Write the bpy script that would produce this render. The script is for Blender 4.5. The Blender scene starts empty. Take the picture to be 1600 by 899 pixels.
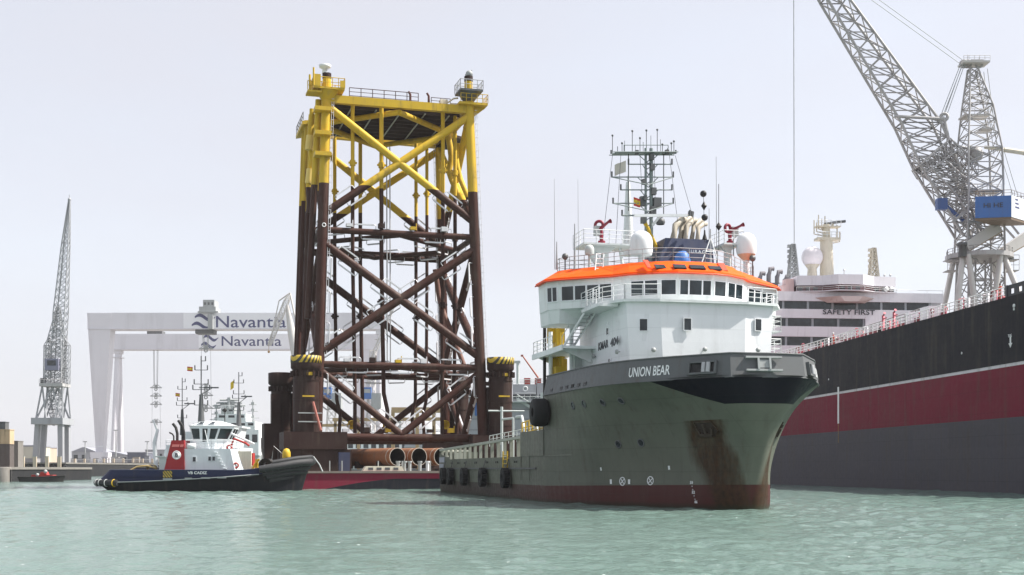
import bpy, math, random
from mathutils import Vector, Matrix, Euler
RND = random.Random(11)
S = bpy.context.scene
COL = S.collection
rad = math.radians
# ------------------------------------------------------------ camera, sky, sun, exposure
cd = bpy.data.cameras.new("camera"); cam = bpy.data.objects.new("camera", cd); COL.objects.link(cam)
S.camera = cam
cd.sensor_width = 36; cd.lens = 45.0; cd.shift_y = 0.1772
cd.clip_start = 0.5; cd.clip_end = 9000
cam.location = (0, 0, 2.5); cam.rotation_euler = (rad(90), 0, 0)
SUN_EL, SUN_AZ = 52.0, 86.8          # azimuth clockwise from the view direction (+Y)
w = bpy.data.worlds.new("World"); S.world = w; w.use_nodes = True
nt = w.node_tree; bg = nt.nodes["Background"]
sky = nt.nodes.new("ShaderNodeTexSky"); sky.sky_type = 'NISHITA'; sky.sun_disc = False
sky.sun_elevation = rad(SUN_EL); sky.sun_rotation = rad(SUN_AZ)
sky.air_density = 1.0; sky.dust_density = 2.0; sky.ozone_density = 1.0; sky.altitude = 0
hs = nt.nodes.new("ShaderNodeHueSaturation"); hs.inputs["Saturation"].default_value = 0.45
nt.links.new(sky.outputs[0], hs.inputs["Color"])
mx_ = nt.nodes.new("ShaderNodeMix"); mx_.data_type = 'RGBA'; tcw = nt.nodes.new('ShaderNodeTexCoord'); nzw = nt.nodes.new('ShaderNodeTexNoise'); nzw.inputs['Scale'].default_value = 3.2; nzw.inputs['Detail'].default_value = 4
mpw = nt.nodes.new('ShaderNodeMapping'); mpw.inputs['Scale'].default_value = (1, 1, 2.6); nt.links.new(tcw.outputs['Generated'], mpw.inputs[0]); nt.links.new(mpw.outputs[0], nzw.inputs['Vector'])
mrw = nt.nodes.new('ShaderNodeMapRange'); mrw.inputs[1].default_value = .3; mrw.inputs[2].default_value = .7; mrw.inputs[3].default_value = .50; mrw.inputs[4].default_value = .82; nt.links.new(nzw.outputs['Fac'], mrw.inputs[0]); nt.links.new(mrw.outputs[0], mx_.inputs[0])      # thin even high haze over the clear sky
mx_.inputs[7].default_value = (3.14, 3.14, 3.44, 1); nt.links.new(hs.outputs[0], mx_.inputs[6]); nt.links.new(mx_.outputs[2], bg.inputs[0]); bg.inputs[1].default_value = 0.128
sd = bpy.data.lights.new("sun", 'SUN'); sd.energy = 4.8; sd.angle = rad(0.6); sd.color = (1, .95, .88)
so = bpy.data.objects.new("sun", sd); COL.objects.link(so)
_a = rad(SUN_AZ); _e = rad(SUN_EL)
_d = Vector((math.sin(_a)*math.cos(_e), math.cos(_a)*math.cos(_e), math.sin(_e)))
so.rotation_euler = (-_d).to_track_quat('-Z', 'Y').to_euler(); so.location = (100, 0, 200)
S.view_settings.view_transform = 'Standard'; S.view_settings.look = 'None'
S.view_settings.exposure = 0.95; S.view_settings.gamma = 1.0
S.cycles.volume_step_rate = 1.0; S.cycles.max_bounces = 6; S.cycles.volume_bounces = 0
S.cycles.transparent_max_bounces = 6
S.cycles.use_denoising = True
S.cycles.sample_clamp_indirect = 6
# ------------------------------------------------------------ helpers
F_, HC, HY = 2000.0, 2.5, 733.0
class Fr:                                            # a plan frame: origin (X,Y) and heading
    def __init__(s, o, ang): s.o = o; s.a = ang; s.c = math.cos(ang); s.s = math.sin(ang)
    def onY(s, u, v, y):
        dx = (u-800)/F_; a = -s.s*dx+s.c; b = s.s*s.o[0]-s.c*s.o[1]
        t = (y-b)/a; X, Y = t*dx, t
        return Vector((s.c*(X-s.o[0])+s.s*(Y-s.o[1]), y, HC+(HY-v)*t/F_))
    def onX(s, u, v, x):
        dx = (u-800)/F_; a = s.c*dx+s.s; b = -s.c*s.o[0]-s.s*s.o[1]
        t = (x-b)/a; X, Y = t*dx, t
        return Vector((x, -s.s*(X-s.o[0])+s.c*(Y-s.o[1]), HC+(HY-v)*t/F_))
V = Vector
def frame_axes(d):
    d = d.normalized()
    up = V((0, 0, 1)) if abs(d.z) < .95 else V((1, 0, 0))
    a = d.cross(up).normalized(); b = a.cross(d).normalized()
    return a, b
class MB:
    def __init__(s): s.v = []; s.f = []; s.m = []; s.sm = []
    def add(s, vs, fs, m=0, sm=False):
        o = len(s.v); s.v += [tuple(p) for p in vs]
        for f in fs: s.f.append(tuple(i+o for i in f)); s.m.append(m); s.sm.append(sm)
    def obox(s, c, ax, ay, az, m=0):
        c = V(c); ax = V(ax); ay = V(ay); az = V(az); vs = []
        for k in (-1, 1):
            for i, j in ((-1, -1), (1, -1), (1, 1), (-1, 1)): vs.append(c+ax*i+ay*j+az*k)
        s.add(vs, [(3, 2, 1, 0), (4, 5, 6, 7), (0, 1, 5, 4), (1, 2, 6, 5), (2, 3, 7, 6), (3, 0, 4, 7)], m)
    def box(s, x0, x1, y0, y1, z0, z1, m=0):
        s.obox(((x0+x1)/2, (y0+y1)/2, (z0+z1)/2), ((x1-x0)/2, 0, 0), (0, (y1-y0)/2, 0), (0, 0, (z1-z0)/2), m)
    def bar(s, p, q, w, h=None, m=0):
        p = V(p); q = V(q); h = h or w; a, b = frame_axes(q-p)
        s.obox((p+q)/2, (q-p)/2, a*(w/2), b*(h/2), m)
    def ring(s, c, a, b, r, n): return [c+a*(r*math.cos(2*math.pi*i/n))+b*(r*math.sin(2*math.pi*i/n)) for i in range(n)]
    def tube(s, p, q, r, r2=None, n=8, m=0, caps=True):
        p = V(p); q = V(q); r2 = r if r2 is None else r2; a, b = frame_axes(q-p)
        A = s.ring(p, a, b, r, n); B = s.ring(q, a, b, r2, n)
        s.add(A+B, [(i, (i+1) % n, n+(i+1) % n, n+i) for i in range(n)], m, True)
        if caps: s.add(A+B, [tuple(range(n-1, -1, -1)), tuple(range(n, 2*n))], m)
    def path(s, pts, r, n=6, m=0):
        pts = [V(p) for p in pts]; rs = []
        for i, p in enumerate(pts):
            d = (pts[min(i+1, len(pts)-1)]-pts[max(i-1, 0)])
            a, b = frame_axes(d)
            rr = r[i] if isinstance(r, (list, tuple)) else r
            rs.append(s.ring(p, a, b, rr, n))
        s.loft(rs, m, True, True, True)
    def loft(s, rings, m=0, closed=True, caps=False, sm=False):
        n = len(rings[0]); vs = [p for r in rings for p in r]; fs = []
        for k in range(len(rings)-1):
            for i in range(n if closed else n-1):
                j = (i+1) % n; fs.append((k*n+i, k*n+j, (k+1)*n+j, (k+1)*n+i))
        s.add(vs, fs, m, sm)
        if caps:
            s.add(rings[0], [tuple(range(n-1, -1, -1))], m); s.add(rings[-1], [tuple(range(n))], m)
    def lathe(s, prof, c=(0, 0, 0), n=16, m=0, axis=None, sm=True):
        c = V(c); d = V(axis) if axis else V((0, 0, 1)); d.normalize()
        a, b = frame_axes(d) if axis else (V((1, 0, 0)), V((0, 1, 0)))
        s.loft([s.ring(c+d*z, a, b, max(r, 1e-4), n) for r, z in prof], m, True, False, sm)
    def ball(s, c, r, n=12, m=0, sz=1):
        k = max(4, n//2)
        s.lathe([(r*math.sin(math.pi*i/k), -r*sz*math.cos(math.pi*i/k)) for i in range(k+1)], c, n, m)
    def prism(s, poly, z0, z1, m=0, poly1=None, mt=None):
        n = len(poly); A = [V((p[0], p[1], z0 if len(p) < 3 else p[2])) for p in poly]
        B = [V((p[0], p[1], z1 if len(p) < 3 else p[2])) for p in (poly1 or poly)]
        s.loft([A, B], m); s.add(A, [tuple(range(n-1, -1, -1))], m); s.add(B, [tuple(range(n))], m if mt is None else mt)
    def slab(s, pts, t, m=0):                          # a flat polygon given a thickness along vector t
        pts = [V(p) for p in pts]; t = V(t); B = [p+t for p in pts]; n = len(pts)
        s.loft([pts, B], m); s.add(pts, [tuple(range(n-1, -1, -1))], m); s.add(B, [tuple(range(n))], m)
    def torus(s, c, R, r, axis=(0, 0, 1), n=20, k=8, m=0):
        c = V(c); a, b = frame_axes(V(axis)); d = V(axis).normalized(); rings = []
        for i in range(n+1):
            t = 2*math.pi*i/n; e = a*math.cos(t)+b*math.sin(t)
            rings.append([c+e*(R+r*math.cos(2*math.pi*j/k))+d*(r*math.sin(2*math.pi*j/k)) for j in range(k)])
        s.loft(rings, m, True, False, True)
    def rail(s, pts, h=1.0, r=.03, posts=1.6, nr=3, m=0, closed=False):
        pts = [V(p) for p in pts]
        if closed: pts = pts+[pts[0]]
        for p, q in zip(pts, pts[1:]):
            for k in range(nr):
                o = V((0, 0, h*(k+1)/nr)); s.tube(p+o, q+o, r*(1 if k == nr-1 else .75), n=4, m=m, caps=False)
            L = (q-p).length; N = max(1, round(L/posts))
            for i in range(N+1):
                a = p.lerp(q, i/N); s.tube(a, a+V((0, 0, h)), r, n=4, m=m, caps=False)
    def lattice(s, A, B, nb, r, rb, m=0, x=True, faces=(0, 1, 2, 3)):   # A, B: four corner points each; nb bays
        for i in range(4): s.tube(A[i], B[i], r, n=6, m=m, caps=False)
        for k in range(nb+1):
            t = k/nb; P = [A[i].lerp(B[i], t) for i in range(4)]
            for i in faces: s.tube(P[i], P[(i+1) % 4], rb, n=4, m=m, caps=False)
            if k < nb:
                Q = [A[i].lerp(B[i], (k+1)/nb) for i in range(4)]
                for i in faces:
                    j = (i+1) % 4
                    if x or k % 2 == 0: s.tube(P[i], Q[j], rb, n=4, m=m, caps=False)
                    if x or k % 2 == 1: s.tube(P[j], Q[i], rb, n=4, m=m, caps=False)
    def build(s, name, mats, parent=None, loc=None, rz=0):
        me = bpy.data.meshes.new(name); me.from_pydata(s.v, [], s.f)
        for mt in (mats if isinstance(mats, (list, tuple)) else [mats]): me.materials.append(mt)
        me.polygons.foreach_set("material_index", s.m); me.polygons.foreach_set("use_smooth", s.sm)
        me.update()
        o = bpy.data.objects.new(name, me); COL.objects.link(o)
        if parent: o.parent = parent
        if loc is not None: o.location = loc
        if rz: o.rotation_euler = (0, 0, rz)
        return o
def thing(name, label, cat, loc=(0, 0, 0), rz=0, group=None):
    o = bpy.data.objects.new(name, None); COL.objects.link(o); o.empty_display_size = .5
    o.location = loc; o.rotation_euler = (0, 0, rz); return tag(o, label, cat, group)
def tag(o, label, cat, group=None):
    o["label"] = label; o["category"] = cat
    if group: o["group"] = group
    return o
def copy_tree(o, parent=None):
    c = o.copy(); COL.objects.link(c); c.parent = parent
    for ch in list(o.children): copy_tree(ch, c)
    return c
def inst(src, parent, loc=None, rot=None, M=None):    # another object sharing src's mesh
    o = src.copy(); COL.objects.link(o); o.parent = parent
    if M is not None: o.matrix_basis = M
    else:
        if loc is not None: o.location = loc
        if rot is not None: o.rotation_euler = rot
    return o
# ------------------------------------------------------------ materials
def nodes(name):
    m = bpy.data.materials.new(name); m.use_nodes = True; t = m.node_tree
    return m, t, t.nodes["Principled BSDF"], t.nodes.new, t.links.new
def noise(N, L, vec, scale, detail=5, rough=.6, stretch=None):
    if stretch:
        mp = N("ShaderNodeMapping"); mp.inputs["Scale"].default_value = stretch
        L(vec, mp.inputs[0]); vec = mp.outputs[0]
    n = N("ShaderNodeTexNoise"); n.inputs["Scale"].default_value = scale
    n.inputs["Detail"].default_value = detail; n.inputs["Roughness"].default_value = rough
    L(vec, n.inputs["Vector"]); return n.outputs["Fac"]
def ramp(N, L, fac, a, b, lo=0., hi=1.):
    r = N("ShaderNodeMapRange"); r.inputs[1].default_value = a; r.inputs[2].default_value = b
    r.inputs[3].default_value = lo; r.inputs[4].default_value = hi; L(fac, r.inputs[0]); return r.outputs[0]
def mixc(N, L, fac, a, b, blend='MIX'):
    x = N("ShaderNodeMix"); x.data_type = 'RGBA'; x.blend_type = blend
    for sck, val in ((x.inputs[0], fac), (x.inputs[6], a), (x.inputs[7], b)):
        if hasattr(val, "links") or hasattr(val, "is_linked"): L(val, sck)
        elif isinstance(val, (int, float)): sck.default_value = val
        else: sck.default_value = (*val[:3], 1)
    return x.outputs[2]
def mth(N, L, op, a, b=None):
    n = N("ShaderNodeMath"); n.operation = op
    for i, val in enumerate((a, b)):
        if val is None: continue
        if isinstance(val, (int, float)): n.inputs[i].default_value = val
        else: L(val, n.inputs[i])
    return n.outputs[0]
RUST = (.10, .045, .02)
def weather(N, L, tc, base, rust=.2, var=.15, sc=1., dirt=(.10, .085, .07)):
    big = noise(N, L, tc, .35*sc, 4, .6); fine = noise(N, L, tc, 3*sc, 6, .65)
    streak = noise(N, L, tc, 1.6*sc, 5, .6, (1, 1, .12))
    f = mth(N, L, 'MULTIPLY', ramp(N, L, big, .3, .7), var)
    c = mixc(N, L, f, base, mixc(N, L, .55, base, dirt))
    f2 = mth(N, L, 'MULTIPLY', ramp(N, L, streak, .52, .8), var*1.6)
    c = mixc(N, L, f2, c, dirt)
    if rust:
        rr = mth(N, L, 'MULTIPLY', mth(N, L, 'MULTIPLY', ramp(N, L, streak, .58, .75), ramp(N, L, fine, .45, .65)), rust)
        c = mixc(N, L, rr, c, RUST)
    return c, fine
def plating(N, L, tc, c, dx, dz, dark=.3):
    """welded plates: thin seams every dx along and dz up, and the slight dishing between frames (returns colour, height)"""
    sp = N("ShaderNodeSeparateXYZ"); L(tc, sp.inputs[0]); x, y, z = sp.outputs
    row = mth(N, L, 'FLOOR', mth(N, L, 'DIVIDE', z, dz)); xs = mth(N, L, 'ADD', x, mth(N, L, 'MULTIPLY', row, dx*.37))
    def line(v, d, w_): return mth(N, L, 'LESS_THAN', mth(N, L, 'ABSOLUTE', mth(N, L, 'SUBTRACT', mth(N, L, 'FRACT', mth(N, L, 'DIVIDE', v, d)), .5)), w_/d)
    seam = mth(N, L, 'MAXIMUM', line(xs, dx, .035), line(z, dz, .03))
    fr = mth(N, L, 'SINE', mth(N, L, 'MULTIPLY', x, 2*math.pi/.75)); dn = noise(N, L, tc, .45, 3, .5)
    h = mth(N, L, 'ADD', mth(N, L, 'MULTIPLY', fr, mth(N, L, 'MULTIPLY', dn, .22)), mth(N, L, 'MULTIPLY', seam, .5))
    wn = N("ShaderNodeTexWhiteNoise"); wn.noise_dimensions = '2D'; cb = N("ShaderNodeCombineXYZ")
    L(mth(N, L, 'FLOOR', mth(N, L, 'DIVIDE', xs, dx)), cb.inputs[0]); L(row, cb.inputs[1]); L(cb.outputs[0], wn.inputs["Vector"])
    c = mixc(N, L, mth(N, L, 'MULTIPLY', ramp(N, L, wn.outputs[0], 0, 1, 0, .16), 1.0), c, mixc(N, L, .5, c, (.0, .0, .0)))
    return mixc(N, L, mth(N, L, 'MULTIPLY', seam, dark), c, mixc(N, L, .6, c, (.01, .01, .01))), h
def paint(name, col, rough=.45, rust=.2, var=.15, sc=1., metal=0., bump=.02, spec=.3):
    m, t, b, N, L = nodes(name); tc = N("ShaderNodeTexCoord").outputs["Object"]
    c, fine = weather(N, L, tc, col, rust, var, sc)
    L(c, b.inputs["Base Color"]); b.inputs["Metallic"].default_value = metal
    L(ramp(N, L, fine, .3, .7, rough-.08, rough+.12), b.inputs["Roughness"])
    b.inputs['Specular IOR Level'].default_value = spec
    if bump:
        bp = N("ShaderNodeBump"); bp.inputs["Strength"].default_value = .35; bp.inputs["Distance"].default_value = bump
        L(noise(N, L, tc, 1.1*sc, 4, .55), bp.inputs["Height"]); L(bp.outputs[0], b.inputs["Normal"])
    return m
def flat(name, col, rough=.6, metal=0., emit=None):
    m, t, b, N, L = nodes(name); tc = N("ShaderNodeTexCoord").outputs["Object"]
    L(mixc(N, L, ramp(N, L, noise(N, L, tc, 2.5, 4), .35, .7, 0, .35), col, tuple(x*.72 for x in col)), b.inputs["Base Color"])
    b.inputs["Roughness"].default_value = rough; b.inputs["Metallic"].default_value = metal
    return m
def zone(name, zs, cols, rough=.45, rust=.25, var=.2, sc=1., wob=.0, metal=0, spec=.12, plates=None):
    """paint bands stacked in object z: cols[0] below zs[0], cols[1] below zs[1], ..."""
    m, t, b, N, L = nodes(name); tc = N("ShaderNodeTexCoord").outputs["Object"]
    sp = N("ShaderNodeSeparateXYZ"); L(tc, sp.inputs[0]); z = sp.outputs[2]
    if wob: z = mth(N, L, 'ADD', z, mth(N, L, 'MULTIPLY', mth(N, L, 'SUBTRACT', noise(N, L, tc, 1.5, 4), .5), wob))
    c = cols[0]
    for zz, cc in zip(zs, cols[1:]): c = mixc(N, L, mth(N, L, 'GREATER_THAN', z, zz), c, cc)
    c, fine = weather(N, L, tc, c, rust, var, sc)
    hp = None
    if plates: c, hp = plating(N, L, tc, c, *plates)
    L(c, b.inputs["Base Color"]); L(ramp(N, L, fine, .3, .7, rough-.08, rough+.12), b.inputs["Roughness"])
    b.inputs["Metallic"].default_value = metal; b.inputs['Specular IOR Level'].default_value = spec
    bp = N("ShaderNodeBump"); bp.inputs["Strength"].default_value = .4; bp.inputs["Distance"].default_value = .03
    hn = noise(N, L, tc, .9*sc, 4, .5); hn = mth(N, L, 'ADD', hn, hp) if hp else hn
    L(hn, bp.inputs["Height"]); L(bp.outputs[0], b.inputs["Normal"])
    return m
def glassmat(name, col=(.012, .016, .02), rough=.06):
    m, t, b, N, L = nodes(name); tc = N("ShaderNodeTexCoord").outputs["Object"]
    L(mixc(N, L, ramp(N, L, noise(N, L, tc, .8, 2), .4, .65), col, tuple(x*2.2 for x in col)), b.inputs["Base Color"])
    b.inputs["Roughness"].default_value = rough; b.inputs["IOR"].default_value = 1.5
    return m
def hazard(name, period=.55, ang=1.0):
    m, t, b, N, L = nodes(name); tc = N("ShaderNodeTexCoord").outputs["Object"]
    sp = N("ShaderNodeSeparateXYZ"); L(tc, sp.inputs[0])
    a = mth(N, L, 'ADD', mth(N, L, 'ADD', sp.outputs[0], mth(N, L, 'MULTIPLY', sp.outputs[1], .6)), mth(N, L, 'MULTIPLY', sp.outputs[2], -.5*ang))
    f = mth(N, L, 'GREATER_THAN', mth(N, L, 'FRACT', mth(N, L, 'MULTIPLY', a, 1/period)), .5)
    c = mixc(N, L, f, (.02, .02, .02), (.55, .38, .03)); c, fine = weather(N, L, tc, c, .3, .25)
    L(c, b.inputs["Base Color"]); b.inputs["Roughness"].default_value = .55
    return m
WHITE = paint("white_paint", (.74, .76, .77), .4, .12, .12)
GREYW = paint("pale_grey_paint", (.50, .54, .53), .45, .15, .15)
LGREY = paint("light_grey_paint", (.36, .38, .38), .5, .25, .2)
DGREY = paint("dark_grey_paint", (.10, .105, .11), .5, .2, .2)
BLACK = paint("black_paint", (.018, .018, .02), .5, .1, .2)
RUBBER = flat("rubber", (.014, .014, .015), .85)
NAVY = paint("navy_paint", (.035, .045, .09), .45, .05, .15)
RED = paint("red_paint", (.40, .035, .03), .45, .1, .15)
DKRED = paint("dark_red_paint", (.22, .02, .035), .45, .1, .15)
ORANGE = paint("orange_paint", (.95, .105, .006), .5, .02, .05, spec=.1)
YELLOW = paint("yellow_paint", (.58, .38, .025), .5, .2, .2)
BLUE = paint("blue_paint", (.05, .15, .42), .5, .1, .2)
CREAM = paint("cream_paint", (.70, .64, .52), .45, .15, .2)
GLASS = glassmat("dark_glass")
LETTERW = flat("white_lettering", (.78, .80, .80), .5)
LETTERD = flat("dark_lettering", (.03, .035, .05), .5)
STEEL = paint("galvanised_steel", (.42, .43, .44), .45, .15, .2, metal=.4)
ROPE = flat("steel_rope", (.10, .10, .11), .6, .5)
HAZ = hazard("hazard_stripes")
def lettering(txt, size, name="lettering", mat=None, parent=None, off=0., shear=0., fn=None, M=None, thick=.02, sx=1., res=3, width=None):
    cu = bpy.data.curves.new("t", 'FONT'); cu.body = txt; cu.size = size; cu.extrude = thick/2
    cu.offset = off; cu.shear = shear; cu.align_x = 'CENTER'; cu.align_y = 'CENTER'; cu.resolution_u = res
    ob = bpy.data.objects.new("t", cu); COL.objects.link(ob)
    dg = bpy.context.evaluated_depsgraph_get(); me = bpy.data.meshes.new_from_object(ob.evaluated_get(dg))
    bpy.data.objects.remove(ob); me.name = name
    if width: xs = [v.co.x for v in me.vertices]; sx = width/(max(xs)-min(xs))
    for v in me.vertices:
        p = V((v.co.x*sx, v.co.y, v.co.z))
        v.co = fn(p) if fn else (M @ p if M else p)
    me.materials.clear(); me.materials.append(mat or LETTERW)
    o = bpy.data.objects.new(name, me); COL.objects.link(o); o.parent = parent
    return o
def face_matrix(c, xdir, up=(0, 0, 1)):             # text plane: x along xdir, y up, z out
    x = V(xdir).normalized(); y = V(up); y = (y-x*y.dot(x)).normalized(); z = x.cross(y)
    M = Matrix((x, y, z)).transposed().to_4x4(); M.translation = V(c); return M
def catmull(P, k):
    out = []; n = len(P)
    for i in range(n-1):
        p0 = P[max(i-1, 0)]; p1 = P[i]; p2 = P[i+1]; p3 = P[min(i+2, n-1)]
        for j in range(k):
            t = j/k
            out.append(tuple(.5*(2*b+(c-a)*t+(2*a-5*b+4*c-d)*t*t+(3*b-a-3*c+d)*t**3) for a, b, c, d in zip(p0, p1, p2, p3)))
    out.append(tuple(P[-1])); return out
# ------------------------------------------------------------ water and shore
import numpy as np
def water():
    rng = np.random.default_rng(5)
    th = np.concatenate([np.linspace(rad(-26), rad(26), 760), np.linspace(rad(26), rad(334), 90)[1:-1]])
    r = np.concatenate([np.linspace(4, 22, 30)[:-1], 22*np.exp(np.linspace(0, math.log(230/22), 640)), 230*np.exp(np.linspace(0, math.log(3000/230), 60))[1:]]); nr = len(r)
    T, R_ = np.meshgrid(th, r); X = R_*np.sin(T); Y = R_*np.cos(T); Z = np.zeros_like(X)
    dr = np.gradient(r)[:, None]
    for i in range(60):
        lam = .45*1.045**i*(.9+.2*rng.random()); k = 2*math.pi/lam
        a = rng.normal(0, 1.0)+math.pi*.40; amp = .0066*lam**.64*(.4+1.1*rng.random())
        f = np.clip((lam/dr-2.0)/2.0, 0, 1)
        ph = k*(X*math.cos(a)+Y*math.sin(a))+rng.random()*6.28
        Z += f*amp*(np.sin(ph)+.3*np.sin(2*ph+.6))
    patch = .8+.4*np.sin(X*.05+Y*.021+1)*np.sin(Y*.043-X*.017+2)
    Z *= patch*(1-.55*np.exp(-((X+6)/9.0)**2))
    nth = len(th); v = np.stack([X, Y, Z], -1).reshape(-1, 3)
    i = np.arange(nr-1)[:, None]*nth; j = np.arange(nth)[None, :]; j2 = (j+1) % nth
    q = np.stack([i+j, i+nth+j, i+nth+j2, i+j2], -1).reshape(-1, 4)
    me = bpy.data.meshes.new("water")
    v = np.vstack([v, [[0, 0, 0]]]); c = len(v)-1
    tri = np.stack([np.full(nth, c), np.arange(nth), (np.arange(nth)+1) % nth], -1)
    me.vertices.add(len(v)); me.vertices.foreach_set("co", v.ravel())
    loops = np.concatenate([q.ravel(), tri.ravel()])
    me.loops.add(len(loops)); me.loops.foreach_set("vertex_index", loops.astype(np.int32))
    st = np.concatenate([np.arange(len(q))*4, len(q)*4+np.arange(nth)*3]).astype(np.int32)
    me.polygons.add(len(st)); me.polygons.foreach_set("loop_start", st)
    me.polygons.foreach_set("use_smooth", np.ones(len(st), bool)); me.update(calc_edges=True); me.validate()
    m, t, b, N, L = nodes("sea_water"); tc = N("ShaderNodeTexCoord").outputs["Object"]
    big = noise(N, L, tc, .03, 3, .5, (1, .5, 1))
    wc = mixc(N, L, ramp(N, L, big, .35, .65), (.108, .175, .150), (.136, .200, .176))
    glint = mth(N, L, 'MULTIPLY', ramp(N, L, noise(N, L, tc, 2.2, 2, .5, (1.4, 1, 1)), .735, .76), ramp(N, L, noise(N, L, tc, .09, 2), .45, .6))  # sun glints painted into the water colour as small white flecks
    L(mixc(N, L, glint, wc, (.8, .82, .82)), b.inputs["Base Color"]); L(ramp(N, L, glint, 0, 1, .08, .6), b.inputs["Roughness"])
    b.inputs["IOR"].default_value = 1.333
    n1 = noise(N, L, tc, 2.6, 6, .68, (.8, 1, 1)); n2 = noise(N, L, tc, .5, 3, .5, (.7, 1, 1))
    h = mth(N, L, 'ADD', mth(N, L, 'MULTIPLY', n1, .30), mth(N, L, 'MULTIPLY', n2, .3))
    bp = N("ShaderNodeBump"); bp.inputs["Strength"].default_value = .7; bp.inputs["Distance"].default_value = .55
    L(h, bp.inputs["Height"]); L(bp.outputs[0], b.inputs["Normal"])
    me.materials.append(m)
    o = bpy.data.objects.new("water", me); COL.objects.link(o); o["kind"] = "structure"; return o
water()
CONC = paint("quay_concrete", (.20, .19, .175), .8, .1, .45, .6)
DARKC = paint("wet_quay_wall", (.022, .023, .026), .85, .1, .12, .8, spec=.1)
TAN = paint("tan_concrete", (.50, .42, .32), .75, .1, .2)
def quay(name, x0, x1, y0, y1, z, wall=.5):
    b = MB(); b.box(x0, x1, y0, y1, -6, z-wall, 1); b.box(x0-.2, x1+.2, y0-.25, y1, z-wall, z, 0)
    o = b.build(name, [CONC, DARKC]); o["kind"] = "structure"; return o
quay("quay", -520, 900, 620, 1500, 5.6)
quay("quay", -420, -143, 410, 619.5, 4.6)
quay("quay", -170, -98.6, 251, 300, 2.9)
quay("quay", 86, 420, 236, 619.5, 5.0)
quay("quay", 36, 85.4, 345, 619.5, 5.0)
# ------------------------------------------------------------ anchor handling ship (foreground)
BEAR_PORTHOLES = [(55.8, 6.95), (57.8, 6.98), (60.4, 6.95), (62.3, 6.98), (59.9, 4.18), (61.8, 4.24)]
BEAR_MARKS = [(59.6, 1.66), (62.0, 1.72)]
BEAR_SMALL = [(58.5, 1.63, 1), (60.2, 1.64, 1), (63.5, 2.58, .8), (57.6, 2.5, .7)]
BF = Fr((-1.1, 146.0), rad(13.43-90))
bear = thing("anchor_handling_ship", "grey green anchor handling ship with white deckhouse and orange bridge roof heading towards the viewer", "ship", (-1.1, 146, 0), BF.a)
LV = [(-2.0, [(68.0, 0), (66.9, 1.0), (63.4, 3.0), (56, 6.1), (49.4, 7.7)]),
      (0.0, [(68.5, 0), (67.7, 1.2), (64.3, 3.2), (57, 6.3), (49.4, 8.0)]),
      (2.5, [(69.0, 0), (68.2, 1.25), (64.4, 3.05), (57.3, 6.4), (49.4, 8.15)]),
      (4.6, [(69.8, 0), (69.0, 1.35), (64.9, 3.3), (58.0, 6.7), (49.4, 8.2)]),
      (6.5, [(70.8, 0), (70.3, 1.9), (65.8, 4.05), (59.2, 7.1), (49.4, 8.2)]),
      (8.0, [(71.25, 0), (71.0, 2.4), (67.0, 5.25), (61.0, 7.6), (49.4, 8.2)])]
AFT = [(42.2, 8.2), (24, 8.2), (8, 8.2), (3.4, 7.9), (1.3, 6.3), (.6, 3.2), (.5, 0)]
def ctrl(z):
    zs = [l[0] for l in LV]; z = max(zs[0], min(zs[-1], z))
    for i in range(len(zs)-1):
        if z <= zs[i+1]+1e-6: break
    t = (z-zs[i])/(zs[i+1]-zs[i]); a = LV[i][1]; b = LV[i+1][1]
    a0 = LV[max(i-1, 0)][1]; b1 = LV[min(i+2, len(LV)-1)][1]
    h = zs[i+1]-zs[i]; d0 = zs[i+1]-zs[max(i-1, 0)]; d1 = zs[min(i+2, len(zs)-1)]-zs[i]; t2, t3 = t*t, t**3
    return [tuple((2*t3-3*t2+1)*p1+(t3-2*t2+t)*h*(p2-p0)/d0+(-2*t3+3*t2)*p2+(t3-t2)*h*(p3-p1)/d1 for p0, p1, p2, p3 in zip(q0, q1, q2, q3)) for q0, q1, q2, q3 in zip(a0, a, b, b1)]
def half(z, aft):                                     # stem -> stern, y positive
    c = ctrl(z)
    full = [(c[1][0], -c[1][1])]+c+[(45, 8.2)]
    out = catmull(full, 10)[10:10*5+1]
    return out+(AFT if aft else [])
def ring(z, aft):
    h = half(z, aft)
    return [V((x, -y, z)) for x, y in reversed(h)]+[V((x, y, z)) for x, y in h[1:]]
def side(x, z):                                       # starboard hull surface point and outward normal
    h = half(z, True); h2 = half(z+.15, True)
    def at(hh):
        for (x0, y0), (x1, y1) in zip(hh, hh[1:]):
            if x1 <= x <= x0: 
                t = (x-x0)/(x1-x0+1e-9); return y0+(y1-y0)*t, V((x1-x0, -(y1-y0), 0)).normalized()
        return hh[0][1], V((0, -1, 0))
    y, tg = at(h); y2, _ = at(h2)
    up = V((0, -(y2-y), .15)).normalized(); n = tg.cross(up)
    if n.y > 0: n = -n
    return V((x, -y, z)), n.normalized(), -tg if tg.x < 0 else tg
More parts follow.
